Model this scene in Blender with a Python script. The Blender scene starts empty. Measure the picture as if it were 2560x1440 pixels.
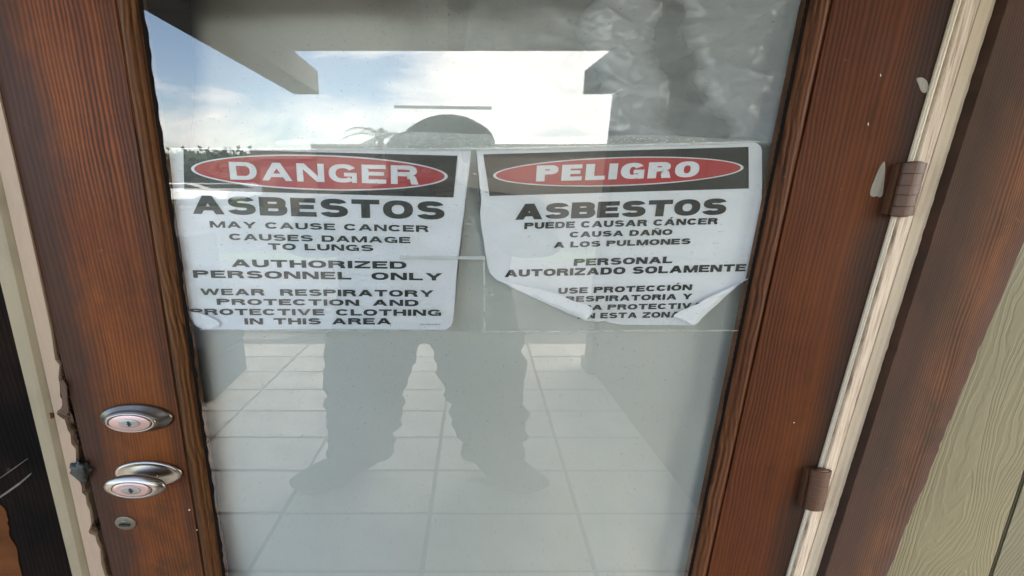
import bpy, bmesh, math, random
from mathutils import Vector, noise
random.seed(7)
S = bpy.context.scene
COL = S.collection
R_ = math.radians

# ------------------------------------------------------------------ camera
PITCH = math.atan(0.2549)
CAM_H, CAM_D, FPX, PPX = 1.55, 0.845, 1059.0, 1119.0
cd = bpy.data.cameras.new('camera')
cam = bpy.data.objects.new('camera', cd); COL.objects.link(cam)
cam.location = (0, -CAM_D, CAM_H)
cam.rotation_euler = (R_(90) - PITCH, 0, 0)
cd.sensor_width = 36; cd.lens = FPX / 2560 * 36
cd.shift_x = (1280 - PPX) / 2560
cd.clip_start = 0.01; cd.clip_end = 2000
S.camera = cam

# ------------------------------------------------------------------ sky, sun, exposure
SUN_EL, SUN_AZ = 45.0, 12.0            # the sun stands behind the house
w = bpy.data.worlds.new('World'); S.world = w; w.use_nodes = True
nt = w.node_tree; nt.nodes.clear()
def N(nt, typ, ins=None, **props):
    n = nt.nodes.new('ShaderNode' + typ)
    for k, v in props.items(): setattr(n, k, v)
    for k, v in (ins or {}).items():
        s = n.inputs[k]
        if isinstance(v, bpy.types.NodeSocket): nt.links.new(v, s)
        else: s.default_value = v
    return n
def c4(c): return (c[0], c[1], c[2], 1)
def ramp(nt, fac, stops):
    n = N(nt, 'ValToRGB', {'Fac': fac}); e = n.color_ramp.elements
    e[0].position = stops[0][0]; e[0].color = c4(stops[0][1])
    e[1].position = stops[-1][0]; e[1].color = c4(stops[-1][1])
    for p, c in stops[1:-1]:
        q = e.new(p); q.color = c4(c)
    return n.outputs[0]
sky = N(nt, 'TexSky', sky_type='NISHITA', sun_disc=False, sun_elevation=R_(SUN_EL), sun_rotation=R_(SUN_AZ), dust_density=1.5)
tc = N(nt, 'TexCoord')
mp = N(nt, 'Mapping', {'Vector': tc.outputs['Generated'], 'Scale': (1.0, 1.0, 3.6), 'Location': (0.62, 0.3, 0.05), 'Rotation': (0, R_(6), 0)})
n1 = N(nt, 'TexNoise', {'Vector': mp.outputs[0], 'Scale': 2.1, 'Detail': 11, 'Roughness': 0.68, 'Distortion': 0.5})
sx = N(nt, 'SeparateXYZ', {'Vector': tc.outputs['Generated']})
hz = N(nt, 'MapRange', {'Value': sx.outputs['Z'], 'From Min': 0.0, 'From Max': 0.35, 'To Min': 0.10, 'To Max': 0.0})
ad = N(nt, 'MATH' if False else 'Math', {0: n1.outputs['Fac'], 1: hz.outputs[0]}, operation='ADD')
bank = N(nt, 'Math', {0: sx.outputs['X'], 1: 0.30}, operation='MULTIPLY')
ad = N(nt, 'Math', {0: ad.outputs[0], 1: bank.outputs[0]}, operation='ADD')
cm = ramp(nt, ad.outputs[0], [(0.44, (0.03, 0.03, 0.03)), (0.63, (1, 1, 1))])
mx = N(nt, 'MixRGB', {'Fac': cm, 'Color1': sky.outputs[0], 'Color2': (8.8, 8.7, 8.5, 1)})
wb = N(nt, 'MixRGB', {'Fac': 1.0, 'Color1': mx.outputs[0], 'Color2': (1.035, 1.0, 0.965, 1)}, blend_type='MULTIPLY')   # the camera's warm white balance
bg = N(nt, 'Background', {'Color': wb.outputs[0], 'Strength': 0.12})
wo = N(nt, 'OutputWorld', {'Surface': bg.outputs[0]})

sl = bpy.data.lights.new('sun', 'SUN'); sl.energy = 2.0; sl.angle = R_(0.5); sl.color = (1, 0.95, 0.87)
so = bpy.data.objects.new('sun', sl); COL.objects.link(so)
az = R_(SUN_AZ)
sd = Vector((math.sin(az) * math.cos(R_(SUN_EL)), math.cos(az) * math.cos(R_(SUN_EL)), math.sin(R_(SUN_EL))))
so.rotation_euler = sd.to_track_quat('Z', 'Y').to_euler(); so.location = (0, 0, 8)
S.view_settings.view_transform = 'Standard'; S.view_settings.look = 'None'
S.view_settings.exposure = 2.95; S.view_settings.gamma = 1
S.cycles.max_bounces = 10; S.cycles.diffuse_bounces = 5; S.cycles.transparent_max_bounces = 16
S.cycles.sample_clamp_indirect = 8

# ------------------------------------------------------------------ measuring helpers
cp, sp = math.cos(PITCH), math.sin(PITCH)
def T(px, py, y=0.0):
    """point of the upright plane at depth y that the photograph shows at (px, py)"""
    u = (px - PPX) / FPX; v = (720 - py) / FPX
    dy = cp + v * sp; dz = -sp + v * cp
    t = (y + CAM_D) / dy
    return Vector((u * t, y, CAM_H + dz * t))
GLASS_Y = 0.012
def M(px, py, dist):
    """the same for something seen mirrored in the glass and standing at y = -dist"""
    p = T(px, py, 2 * GLASS_Y + dist); return Vector((p.x, -dist, p.z))

# ------------------------------------------------------------------ object helpers
def fin(name, bm, mat, parent=None, smooth=False, loc=None):
    me = bpy.data.meshes.new(name)
    bmesh.ops.remove_doubles(bm, verts=bm.verts, dist=1e-6)
    bmesh.ops.recalc_face_normals(bm, faces=bm.faces)
    bm.to_mesh(me); bm.free()
    if smooth:
        for p in me.polygons: p.use_smooth = True
    if mat: me.materials.append(mat)
    o = bpy.data.objects.new(name, me); COL.objects.link(o)
    if parent is not None:
        o.parent = parent
        o.matrix_parent_inverse = parent.matrix_basis.inverted()
    return o
def tag(o, label=None, cat=None, group=None, kind=None):
    if label: o['label'] = label
    if cat: o['category'] = cat
    if group: o['group'] = group
    if kind: o['kind'] = kind
    return o
def empty(name, loc, label=None, cat=None, group=None, kind=None):
    o = bpy.data.objects.new(name, None); COL.objects.link(o); o.location = loc
    o.empty_display_size = 0.1
    return tag(o, label, cat, group, kind)
def bx(bm, x0, x1, y0, y1, z0, z1, bev=0.0):
    vs = [bm.verts.new((x, y, z)) for z in (z0, z1) for y in (y0, y1) for x in (x0, x1)]
    fs = [(0, 2, 3, 1), (4, 5, 7, 6), (0, 1, 5, 4), (2, 6, 7, 3), (0, 4, 6, 2), (1, 3, 7, 5)]
    ff = [bm.faces.new([vs[i] for i in f]) for f in fs]
    if bev:
        es = list({e for f in ff for e in f.edges})
        bmesh.ops.bevel(bm, geom=es, offset=bev, segments=2, affect='EDGES', profile=0.6)
    return ff
def box(name, x0, x1, y0, y1, z0, z1, mat, parent=None, bev=0.0):
    bm = bmesh.new(); bx(bm, x0, x1, y0, y1, z0, z1, bev)
    return fin(name, bm, mat, parent)
def prism(bm, pts, y0, y1, bev=0.0):
    """outline in the door plane (x,z pairs) given thickness y0 (front) .. y1 (back)"""
    f = [bm.verts.new((p[0], y0, p[1])) for p in pts]; b = [bm.verts.new((p[0], y1, p[1])) for p in pts]
    n = len(pts); faces = [bm.faces.new(f), bm.faces.new(b[::-1])]
    for i in range(n): faces.append(bm.faces.new((f[i], b[i], b[(i + 1) % n], f[(i + 1) % n])))
    if bev:
        es = [bm.edges.get((f[i], f[(i + 1) % n])) for i in range(n)]
        bmesh.ops.bevel(bm, geom=[e for e in es if e], offset=bev, segments=2, affect='EDGES', profile=0.6)
def xline(pa, pb, y):
    """x on the straight upright through two photo points, as a function of z"""
    a = T(pa[0], pa[1], y); b = T(pb[0], pb[1], y)
    k = (b.x - a.x) / (b.z - a.z)
    return lambda z: a.x + k * (z - a.z)
def profile_board(bm, cols, z0, z1, nz=1, wob=None):
    """board whose cross-section runs through cols = [(xfunc, y)], closed at the back"""
    rows = []
    for j in range(nz + 1):
        z = z0 + (z1 - z0) * j / nz
        rows.append([bm.verts.new((fx(z) + (wob(i, z) if wob else 0), y, z)) for i, (fx, y) in enumerate(cols)])
    n = len(cols)
    for j in range(nz):
        for i in range(n):
            bm.faces.new((rows[j][i], rows[j][(i + 1) % n], rows[j + 1][(i + 1) % n], rows[j + 1][i]))
    bm.faces.new(rows[0]); bm.faces.new(rows[-1][::-1])
def lathe(bm, prof, cx, cz, k=1.0, seg=48, kz=1.0):
    """profile [(r, y)] turned about the axis through (cx, cz) towards the viewer; k widens it"""
    rings = []
    for r, y in prof:
        if r < 1e-6: rings.append([bm.verts.new((cx, y, cz))])
        else: rings.append([bm.verts.new((cx + k * r * math.cos(2 * math.pi * i / seg), y, cz + kz * r * math.sin(2 * math.pi * i / seg))) for i in range(seg)])
    for a, b in zip(rings, rings[1:]):
        for i in range(seg):
            j = (i + 1) % seg
            va = [a[i % len(a)], a[j % len(a)]] if len(a) > 1 else [a[0]]
            vb = [b[j % len(b)], b[i % len(b)]] if len(b) > 1 else [b[0]]
            if len(va + vb) >= 3: bm.faces.new(va + vb)
def catmull(pts, n=8, closed=False):
    out = []; m = len(pts)
    for i in range(m if closed else m - 1):
        g = lambda k: pts[k % m] if closed else pts[max(0, min(m - 1, k))]
        p0, p1, p2, p3 = g(i - 1), g(i), g(i + 1), g(i + 2)
        for s in range(n):
            t = s / n
            out.append(tuple(0.5 * (2 * b + (c - a) * t + (2 * a - 5 * b + 4 * c - d) * t * t + (3 * b - a - 3 * c + d) * t ** 3) for a, b, c, d in zip(p0, p1, p2, p3)))
    if not closed: out.append(tuple(pts[-1]))
    return out

# ------------------------------------------------------------------ materials
def new_mat(name):
    m = bpy.data.materials.new(name); m.use_nodes = True; nt = m.node_tree; nt.nodes.clear()
    out = N(nt, 'OutputMaterial'); p = N(nt, 'BsdfPrincipled'); nt.links.new(p.outputs[0], out.inputs[0])
    return m, nt, p, out
def setin(nt, p, **kw):
    for k, v in kw.items():
        k = k.replace('_', ' ')
        if isinstance(v, bpy.types.NodeSocket): nt.links.new(v, p.inputs[k])
        else: p.inputs[k].default_value = v
def obj_co(nt, scale=(1, 1, 1), loc=(0, 0, 0), rot=(0, 0, 0)):
    tc = N(nt, 'TexCoord')
    return N(nt, 'Mapping', {'Vector': tc.outputs['Object'], 'Scale': scale, 'Location': loc, 'Rotation': rot}).outputs[0]
def nz(nt, vec, scale, detail=4, rough=0.55, dist=0.0):
    return N(nt, 'TexNoise', {'Vector': vec, 'Scale': scale, 'Detail': detail, 'Roughness': rough, 'Distortion': dist}).outputs['Fac']
def mixc(nt, fac, a, b, mode='MIX'):
    return N(nt, 'MixRGB', {'Fac': fac, 'Color1': a if isinstance(a, bpy.types.NodeSocket) else c4(a), 'Color2': b if isinstance(b, bpy.types.NodeSocket) else c4(b)}, blend_type=mode).outputs[0]
def math_(nt, op, a, b=0.0):
    return N(nt, 'Math', {0: a, 1: b}, operation=op).outputs[0]
def bump(nt, h, strength=0.5, dist=0.002, prev=None):
    ins = {'Height': h, 'Strength': strength, 'Distance': dist}
    if prev is not None: ins['Normal'] = prev
    return N(nt, 'Bump', ins).outputs[0]
def simple(name, col, rough=0.6, metal=0.0, var=0.15, sc=8, spec=0.5, bmp=0.0):
    m, nt, p, o = new_mat(name)
    f = nz(nt, obj_co(nt), sc, 5)
    c = mixc(nt, f, [x * (1 - var) for x in col], [x * (1 + var) for x in col])
    setin(nt, p, Base_Color=c, Roughness=rough, Metallic=metal, Specular_IOR_Level=spec)
    if bmp: setin(nt, p, Normal=bump(nt, nz(nt, obj_co(nt), sc * 8, 4), bmp, 0.002))
    return m
def fir(name, dark, mid, light, period=0.0085, wob=0.008, stain=(0.03, 0.022, 0.018), stain_pos=0.55, stain_amt=0.8, seed=0.0, rough=0.42, warm=None, knot=0.0, edge=None):
    """close straight softwood grain with ridges, stains and scuffs"""
    m, nt, p, o = new_mat(name)
    co = obj_co(nt, loc=(seed, 0, seed * 1.7))
    s = N(nt, 'SeparateXYZ', {'Vector': co})
    low = nz(nt, obj_co(nt, (1.6, 1, 0.55 + knot), (seed * 3, 0, seed)), 2.2, 3, 0.5)
    mid_n = nz(nt, obj_co(nt, (5, 1, 2.2 + 4 * knot), (seed, 0, 2)), 2.6, 3, 0.5)
    fine = nz(nt, obj_co(nt, (30, 5, 9)), 3.0, 3)
    x = math_(nt, 'ADD', s.outputs['X'], math_(nt, 'MULTIPLY', low, wob * 6))
    x = math_(nt, 'ADD', x, math_(nt, 'MULTIPLY', mid_n, wob * 1.4))
    x = math_(nt, 'ADD', x, math_(nt, 'MULTIPLY', fine, 0.0014))
    warp = nz(nt, N(nt, 'CombineXYZ', {'X': math_(nt, 'MULTIPLY', x, 11.0)}).outputs[0], 1.0, 2, 0.5)
    x = math_(nt, 'ADD', x, math_(nt, 'MULTIPLY', warp, 0.05))
    wv = math_(nt, 'SINE', math_(nt, 'MULTIPLY', x, 2 * math.pi / period))
    # the spacing of growth rings varies across the board
    band = nz(nt, N(nt, 'CombineXYZ', {'X': math_(nt, 'MULTIPLY', x, 24.0)}).outputs[0], 1.0, 6, 0.8)
    sc0 = N(nt, 'MapRange', {'Value': nz(nt, obj_co(nt, (3, 1, 1.2), (seed, 3, 1)), 2.5, 3), 'From Min': .35, 'From Max': .68, 'To Min': .15, 'To Max': 1.0}).outputs[0]
    g = math_(nt, 'ADD', math_(nt, 'MULTIPLY', math_(nt, 'MULTIPLY', wv, sc0), 0.22), math_(nt, 'ADD', band, math_(nt, 'MULTIPLY', fine, 0.25)))
    c = ramp(nt, g, [(0.30, dark), (0.62, mid), (0.98, light)])
    hue = nz(nt, obj_co(nt, (2, 1, 0.9), (seed * 5, 1, 3)), 2.0, 4)
    if warm: c = mixc(nt, ramp(nt, hue, [(0.42, (0, 0, 0)), (0.68, (0.75,) * 3)]), c, mixc(nt, g, [v * .55 for v in warm], [v * 1.3 for v in warm]))
    st = nz(nt, obj_co(nt, (2.2, 1, 1.5), (seed * 9, 0, 7)), 2.4, 6, 0.62, 0.4)
    c = mixc(nt, ramp(nt, st, [(stain_pos, (0, 0, 0)), (stain_pos + 0.14, (stain_amt,) * 3)]), c, stain)
    if edge:
        s0 = N(nt, 'SeparateXYZ', {'Vector': obj_co(nt)})
        for (fx, wd, amt, ec) in edge:      # weathering that runs along the board's edge
            dx = math_(nt, 'SUBTRACT', s0.outputs['X'], math_(nt, 'ADD', math_(nt, 'MULTIPLY', s0.outputs['Z'], fx(1) - fx(0)), fx(0)))
            dd = math_(nt, 'ADD', math_(nt, 'ABSOLUTE', dx), math_(nt, 'MULTIPLY', math_(nt, 'SUBTRACT', st, 0.5), wd * 1.6))
            f = N(nt, 'MapRange', {'Value': dd, 'From Min': wd * .2, 'From Max': wd, 'To Min': amt, 'To Max': 0.0}).outputs[0]
            c = mixc(nt, f, c, ec)
    sc = nz(nt, obj_co(nt, (9, 1, 14)), 2.5, 6, 0.7)
    c = mixc(nt, ramp(nt, sc, [(0.66, (0, 0, 0)), (0.80, (0.30,) * 3)]), c, (0.33, 0.26, 0.22))
    r = math_(nt, 'ADD', math_(nt, 'MULTIPLY', st, 0.35), rough + 0.02)
    nb = bump(nt, math_(nt, 'ADD', wv, math_(nt, 'MULTIPLY', fine, 1.0)), 0.25, 0.0006)
    setin(nt, p, Base_Color=c, Roughness=r, Normal=nb, Specular_IOR_Level=0.05 if name.startswith('dark') else 0.2)
    return m
def paint(name, col, dirt=(0.16, 0.12, 0.09), amt=0.6, grain=0.4, rough=0.5, sc=1.0, thr=0.58):
    """old brushed cream paint with grime and small chips"""
    m, nt, p, o = new_mat(name)
    st = nz(nt, obj_co(nt, (6 * sc, 3, 2.4 * sc)), 2.0, 7, 0.65, 0.3)
    gr = nz(nt, obj_co(nt, (60, 20, 3)), 3.0, 4)
    c = mixc(nt, gr, [x * (1 - 0.22 * grain) for x in col], [min(0.86, x * (1 + 0.12 * grain)) for x in col])
    c = mixc(nt, ramp(nt, st, [(thr, (0, 0, 0)), (thr + .22, (amt,) * 3)]), c, [x * 0.62 for x in col])
    ch = nz(nt, obj_co(nt, (10, 4, 9)), 6.0, 6, 0.75)
    c = mixc(nt, ramp(nt, ch, [(0.70, (0, 0, 0)), (0.73, (1, 1, 1))]), c, dirt)
    setin(nt, p, Base_Color=c, Roughness=rough, Normal=bump(nt, math_(nt, 'ADD', gr, math_(nt, 'MULTIPLY', ch, 0.7)), 0.35, 0.0015), Specular_IOR_Level=0.35)
    return m
MT = {}
MT['stile_left'] = fir('fir_stile_left', (0.0247, 0.0068, 0.0018), (0.1104, 0.0286, 0.0053), (0.2384, 0.0678, 0.0128), warm=(0.2384, 0.0678, 0.0089),
                       stain=(0.0441, 0.0206, 0.0068), stain_pos=0.53, stain_amt=0.75, seed=1.3,
                       edge=[(xline((-30, 0), (300, 1440), 0.0), 0.085, 0.85, (0.030, 0.014, 0.009)), (xline((270, 0), (495, 1440), 0.0), 0.030, 0.5, (0.035, 0.015, 0.008))])
MT['stile_right'] = fir('fir_stile_right', (0.0231, 0.0055, 0.0013), (0.0721, 0.0175, 0.0033), (0.1239, 0.0336, 0.0059), period=0.0092, warm=(0.1096, 0.0290, 0.0037),
                        stain=(0.0202, 0.0104, 0.0037), stain_pos=0.62, stain_amt=0.5, seed=4.1, rough=0.5,
                        edge=[(xline((2380, 0), (1960, 1440), 0.0), 0.065, 0.85, (0.0185, 0.0086, 0.0050))])
MT['mould_left'] = fir('moulding_left', (0.0149, 0.0064, 0.0027), (0.0967, 0.0351, 0.0086), (0.1786, 0.0766, 0.0189), period=0.011, wob=0.008, stain_pos=0.60, seed=2.2, knot=0.35)
MT['mould_right'] = fir('moulding_right', (0.0216, 0.0079, 0.0039), (0.1056, 0.0372, 0.0137), (0.1920, 0.0794, 0.0341), period=0.008, wob=0.010, stain_pos=0.62, seed=6.2, knot=0.4)
MT['casing'] = fir('weathered_casing', (0.0268, 0.0142, 0.0086), (0.085, 0.040, 0.022), (0.165, 0.085, 0.047), period=0.0052, wob=0.006, warm=(0.20, 0.078, 0.036),
                   stain=(0.0491, 0.0339, 0.0257), stain_pos=0.50, stain_amt=0.7, seed=8.8, rough=0.75,
                   edge=[(xline((2560, 0), (2085, 1440), -.03), 0.10, 0.7, (0.0364, 0.0269, 0.0228)), (xline((2815, 0), (2215, 1440), -.03), 0.035, 0.7, (0.0832, 0.0476, 0.0390))])
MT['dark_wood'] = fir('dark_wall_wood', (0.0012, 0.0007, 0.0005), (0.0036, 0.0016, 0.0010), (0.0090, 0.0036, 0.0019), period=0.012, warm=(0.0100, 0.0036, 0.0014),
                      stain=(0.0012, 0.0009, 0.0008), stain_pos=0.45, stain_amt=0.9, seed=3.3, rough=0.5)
MT['brown_wall'] = simple('brown_porch_wall', (0.075, 0.045, 0.028), 0.7, var=0.3)
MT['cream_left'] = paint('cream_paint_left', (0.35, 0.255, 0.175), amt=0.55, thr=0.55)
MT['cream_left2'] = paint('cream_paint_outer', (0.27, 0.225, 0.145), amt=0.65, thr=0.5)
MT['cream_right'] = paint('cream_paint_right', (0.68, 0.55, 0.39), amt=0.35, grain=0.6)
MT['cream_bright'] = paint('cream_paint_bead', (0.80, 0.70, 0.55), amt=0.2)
MT['scuff'] = simple('chalky_scuff', (0.10, 0.085, 0.07), 0.9, var=0.6, sc=60)
MT['black_gap'] = simple('dark_gap', (0.006, 0.005, 0.005), 0.9)
MT['rot'] = simple('splintered_wood', (0.085, 0.045, 0.025), 0.85, var=0.75, sc=26, bmp=0.9)
MT['peg_and_sun_orange'] = simple('orange_peg_and_painted_sun', (0.075, 0.028, 0.010), 0.95, var=0.85, sc=11, spec=0.05)  # the peg's own orange; on the wall it paints in warm sunlight
MT['sealant'] = simple('black_glazing_sealant', (0.009, 0.007, 0.006), 0.8, var=0.4, sc=60, spec=0.1)
MT['hinge'] = simple('painted_hinge', (0.082, 0.036, 0.018), 0.45, var=0.28, sc=30, bmp=0.15)
MT['green_lump'] = simple('green_black_latch', (0.012, 0.015, 0.011), 0.5, var=0.6, sc=40)
# weathered bare wood of the door stop
def weathered():
    m, nt, p, o = new_mat('weathered_cream_wood')
    g = nz(nt, obj_co(nt, (90, 10, 3.2)), 3.0, 5, 0.65)
    c = ramp(nt, g, [(0.36, (0.36, 0.27, 0.20)), (0.47, (0.60, 0.48, 0.36)), (0.62, (0.74, 0.63, 0.49))])
    setin(nt, p, Base_Color=c, Roughness=0.75, Normal=bump(nt, g, 0.6, 0.002))
    return m
MT['weathered'] = weathered()
# olive siding with embossed, wandering grain
def siding(name, col, seed):
    m, nt, p, o = new_mat(name)
    co = obj_co(nt, (1.15, 1, 0.50), (seed, 0, seed * 2.1), (0, R_(-9), 0))
    f = nz(nt, co, 3.0, 2.0, 0.5, 0.6)
    fn = nz(nt, obj_co(nt, (16, 1, 7), (seed, 0, 0)), 2.0, 3)
    v = math_(nt, 'ADD', math_(nt, 'MULTIPLY', f, 26.0), math_(nt, 'MULTIPLY', fn, 1.3))
    s = N(nt, 'SeparateXYZ', {'Vector': obj_co(nt)})
    v = math_(nt, 'ADD', v, math_(nt, 'MULTIPLY', s.outputs['X'], 85.0))
    w1 = math_(nt, 'SINE', math_(nt, 'MULTIPLY', v, 6.2))
    w2 = math_(nt, 'SINE', math_(nt, 'MULTIPLY', v, 14.3))
    amp = ramp(nt, nz(nt, obj_co(nt, (6, 1, 3)), 3, 4), [(0.3, (0.3,) * 3), (0.65, (1,) * 3)])
    h = math_(nt, 'MULTIPLY', math_(nt, 'ADD', w1, math_(nt, 'MULTIPLY', w2, 0.4)), amp)
    h = math_(nt, 'ADD', h, math_(nt, 'MULTIPLY', fn, 0.5))
    c = mixc(nt, nz(nt, obj_co(nt), 5, 5), [x * 0.82 for x in col], [x * 1.12 for x in col])
    setin(nt, p, Base_Color=c, Roughness=0.55, Normal=bump(nt, h, 0.42, 0.0013), Specular_IOR_Level=0.35)
    return m
MT['olive'] = siding('olive_siding', (0.118, 0.106, 0.058), 3.0)
MT['olive2'] = siding('olive_siding_far', (0.095, 0.090, 0.055), 9.0)
# metals
def metal(name, col, rough, br=0.15, dirt=0.0):
    m, nt, p, o = new_mat(name)
    n = nz(nt, obj_co(nt, (12, 12, 160)), 4, 4)
    r = math_(nt, 'ADD', math_(nt, 'MULTIPLY', n, br), rough - br / 2)
    c = mixc(nt, nz(nt, obj_co(nt), 30, 5), [x * (1 - .25 - dirt) for x in col], col)
    setin(nt, p, Base_Color=c, Metallic=1.0, Roughness=r)
    return m
MT['nickel'] = metal('satin_nickel', (0.43, 0.38, 0.32), 0.30)
MT['nickel_dark'] = metal('aged_nickel', (0.26, 0.23, 0.195), 0.36, dirt=.2)
MT['nickel_pink'] = metal('pinkish_lock_face', (0.60, 0.42, 0.39), 0.45)
MT['steel'] = metal('lock_core_steel', (0.36, 0.37, 0.37), 0.38)
MT['old_brass'] = metal('tarnished_plate', (0.24, 0.22, 0.17), 0.42, dirt=.3)
MT['keyhole'] = simple('keyhole_black', (0.004, 0.004, 0.004), 0.6)
# paper and print
def paper(name, back=False):
    m, nt, p, o = new_mat(name)
    wr = nz(nt, obj_co(nt, (1, 1, 1.8)), 5, 3, 0.5, 0.6)
    fibre = nz(nt, obj_co(nt, (1, 1, 2.3)), 210, 3)
    c = mixc(nt, wr, (0.80, 0.80, 0.86), (0.88, 0.88, 0.93))
    sp_ = nz(nt, obj_co(nt, (60, 1, 130)), 2.4, 3, 0.7)
    c = mixc(nt, ramp(nt, sp_, [(0.71, (0, 0, 0)), (0.76, (0.45,) * 3)]), c, (0.35, 0.35, 0.38))
    setin(nt, p, Base_Color=c, Roughness=0.62, Normal=bump(nt, wr, 0.5, 0.012, bump(nt, fibre, 0.10, 0.001)), Specular_IOR_Level=0.3)
    return m
MT['paper'] = paper('sign_paper')
def ink(name, col, speck):
    m, nt, p, o = new_mat(name)
    s = nz(nt, obj_co(nt, (120, 1, 240)), 2.2, 3, 0.7)
    c = mixc(nt, ramp(nt, s, [(0.60, (0, 0, 0)), (0.74, (0.55,) * 3)]), col, speck)
    setin(nt, p, Base_Color=c, Roughness=0.5, Specular_IOR_Level=0.3)
    return m
MT['ink'] = ink('black_ink', (0.012, 0.011, 0.011), (0.16, 0.16, 0.16))
MT['red'] = ink('red_ink', (0.44, 0.022, 0.028), (0.55, 0.12, 0.12))
MT['white_ink'] = ink('white_letters', (0.80, 0.80, 0.85), (0.6, 0.5, 0.5))
# glass: clear pane that mirrors part of the light, with specks of dried rain and dust
GLASS_R = 0.105        # both faces of the pane together mirror this share, given to the outer face
def glass():
    m = bpy.data.materials.new('window_glass'); m.use_nodes = True; nt = m.node_tree; nt.nodes.clear()
    out = N(nt, 'OutputMaterial')
    wav = nz(nt, obj_co(nt, (0.6, 1, 1)), 3.0, 2)
    nb = bump(nt, wav, 0.02, 0.004)
    gl = N(nt, 'BsdfAnisotropic' if hasattr(bpy.types, 'ShaderNodeBsdfAnisotropic') else 'BsdfGlossy', {'Color': (1, 1, 1, 1), 'Roughness': 0.012, 'Normal': nb})
    tr = N(nt, 'BsdfTransparent', {'Color': (0.965, 0.98, 0.97, 1)})
    ge = N(nt, 'NewGeometry')
    f = math_(nt, 'MULTIPLY', math_(nt, 'SUBTRACT', 1.0, ge.outputs['Backfacing']), GLASS_R)
    a = N(nt, 'MixShader', {0: f}); nt.links.new(tr.outputs[0], a.inputs[1]); nt.links.new(gl.outputs[0], a.inputs[2])
    sp1 = nz(nt, obj_co(nt, (48, 1, 110)), 2.6, 2, 0.8)
    cl = nz(nt, obj_co(nt, (2, 1, 3)), 1.5, 4)
    k = math_(nt, 'ADD', sp1, math_(nt, 'MULTIPLY', cl, 0.10))
    dk = ramp(nt, k, [(0.71, (0, 0, 0)), (0.78, (0.38,) * 3)])
    haze = ramp(nt, nz(nt, obj_co(nt, (1.5, 1, 2.5)), 2.0, 6, 0.65, 0.5), [(0.35, (0.002,) * 3), (0.75, (0.022,) * 3)])
    d = N(nt, 'BsdfDiffuse', {'Color': (0.26, 0.26, 0.25, 1)})
    b = N(nt, 'MixShader', {0: math_(nt, 'ADD', dk, haze)}); nt.links.new(a.outputs[0], b.inputs[1]); nt.links.new(d.outputs[0], b.inputs[2])
    nt.links.new(b.outputs[0], out.inputs[0]); return m
MT['glass'] = glass()
def film(name, body, alpha_lo, alpha_hi, rough, sc, bstr, bsc=26, spark=0.0, gloss=0.08):
    """clear plastic film: see-through, a little milky, wrinkled shine"""
    m = bpy.data.materials.new(name); m.use_nodes = True; nt = m.node_tree; nt.nodes.clear()
    out = N(nt, 'OutputMaterial')
    h = nz(nt, obj_co(nt, (0.8, 1, 1.6)), bsc, 5, 0.6, 1.2)
    nb = bump(nt, h, bstr, 0.004)
    d = N(nt, 'BsdfDiffuse', {'Color': c4(body), 'Normal': nb})
    g = N(nt, 'BsdfAnisotropic' if hasattr(bpy.types, 'ShaderNodeBsdfAnisotropic') else 'BsdfGlossy', {'Color': (1, 1, 1, 1), 'Roughness': rough, 'Normal': nb})
    tr = N(nt, 'BsdfTransparent')
    f = ramp(nt, nz(nt, obj_co(nt, (1, 1, 2)), sc, 6, 0.6), [(0.35, (alpha_lo,) * 3), (0.68, (alpha_hi,) * 3)])
    if spark:
        s = nz(nt, obj_co(nt, (30, 1, 95)), 3.2, 3, 0.8)
        f = math_(nt, 'ADD', f, ramp(nt, s, [(0.58, (0, 0, 0)), (0.66, (spark,) * 3)]))  # glints painted in as pale diffuse specks
    a = N(nt, 'MixShader', {0: f}); nt.links.new(tr.outputs[0], a.inputs[1]); nt.links.new(d.outputs[0], a.inputs[2])
    b = N(nt, 'MixShader', {0: gloss}); nt.links.new(a.outputs[0], b.inputs[1]); nt.links.new(g.outputs[0], b.inputs[2])
    nt.links.new(b.outputs[0], out.inputs[0]); return m
MT['sleeve'] = film('clear_sleeve_film', (0.55, 0.60, 0.53), 0.01, 0.055, 0.25, 5, 0.35, gloss=0.012)
MT['sleeve_edge'] = film('glued_film_edge', (0.80, 0.84, 0.82), 0.05, 0.22, 0.3, 9, 0.6, spark=0.85, gloss=0.03)
MT['tape'] = film('frosted_tape', (0.50, 0.54, 0.52), 0.62, 0.78, 0.35, 20, 0.2, gloss=0.03)
MT['crease'] = film('white_film_crease', (0.85, 0.88, 0.86), 0.15, 0.55, 0.3, 40, 0.2)
def sheeting(name, col, bstr, bsc, rough, spec=0.5, var=0.10):
    m, nt, p, o = new_mat(name)
    h = nz(nt, obj_co(nt, (0.7, 1, 1.3)), bsc, 5, 0.55, 1.0)
    fine = nz(nt, obj_co(nt, (1, 1, 1.5)), 90, 3)
    sc = nz(nt, obj_co(nt, (26, 1, 60), rot=(0, 0.5, 0)), 2.0, 2, 0.8)
    c = mixc(nt, nz(nt, obj_co(nt, (1, 1, .5)), 2.2, 4), [x * (1 - var) for x in col], [x * (1 + var) for x in col])
    c = mixc(nt, ramp(nt, sc, [(0.74, (0, 0, 0)), (0.80, (0.5,) * 3)]), c, [min(0.8, x * 1.9) for x in col])
    setin(nt, p, Base_Color=c, Roughness=rough, Normal=bump(nt, h, bstr, 0.01, bump(nt, fine, 0.08, 0.001)), Specular_IOR_Level=spec)
    return m
MT['sheet'] = sheeting('hazy_plastic_sheeting', (0.54, 0.545, 0.515), 0.25, 4.0, 0.45)
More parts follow.
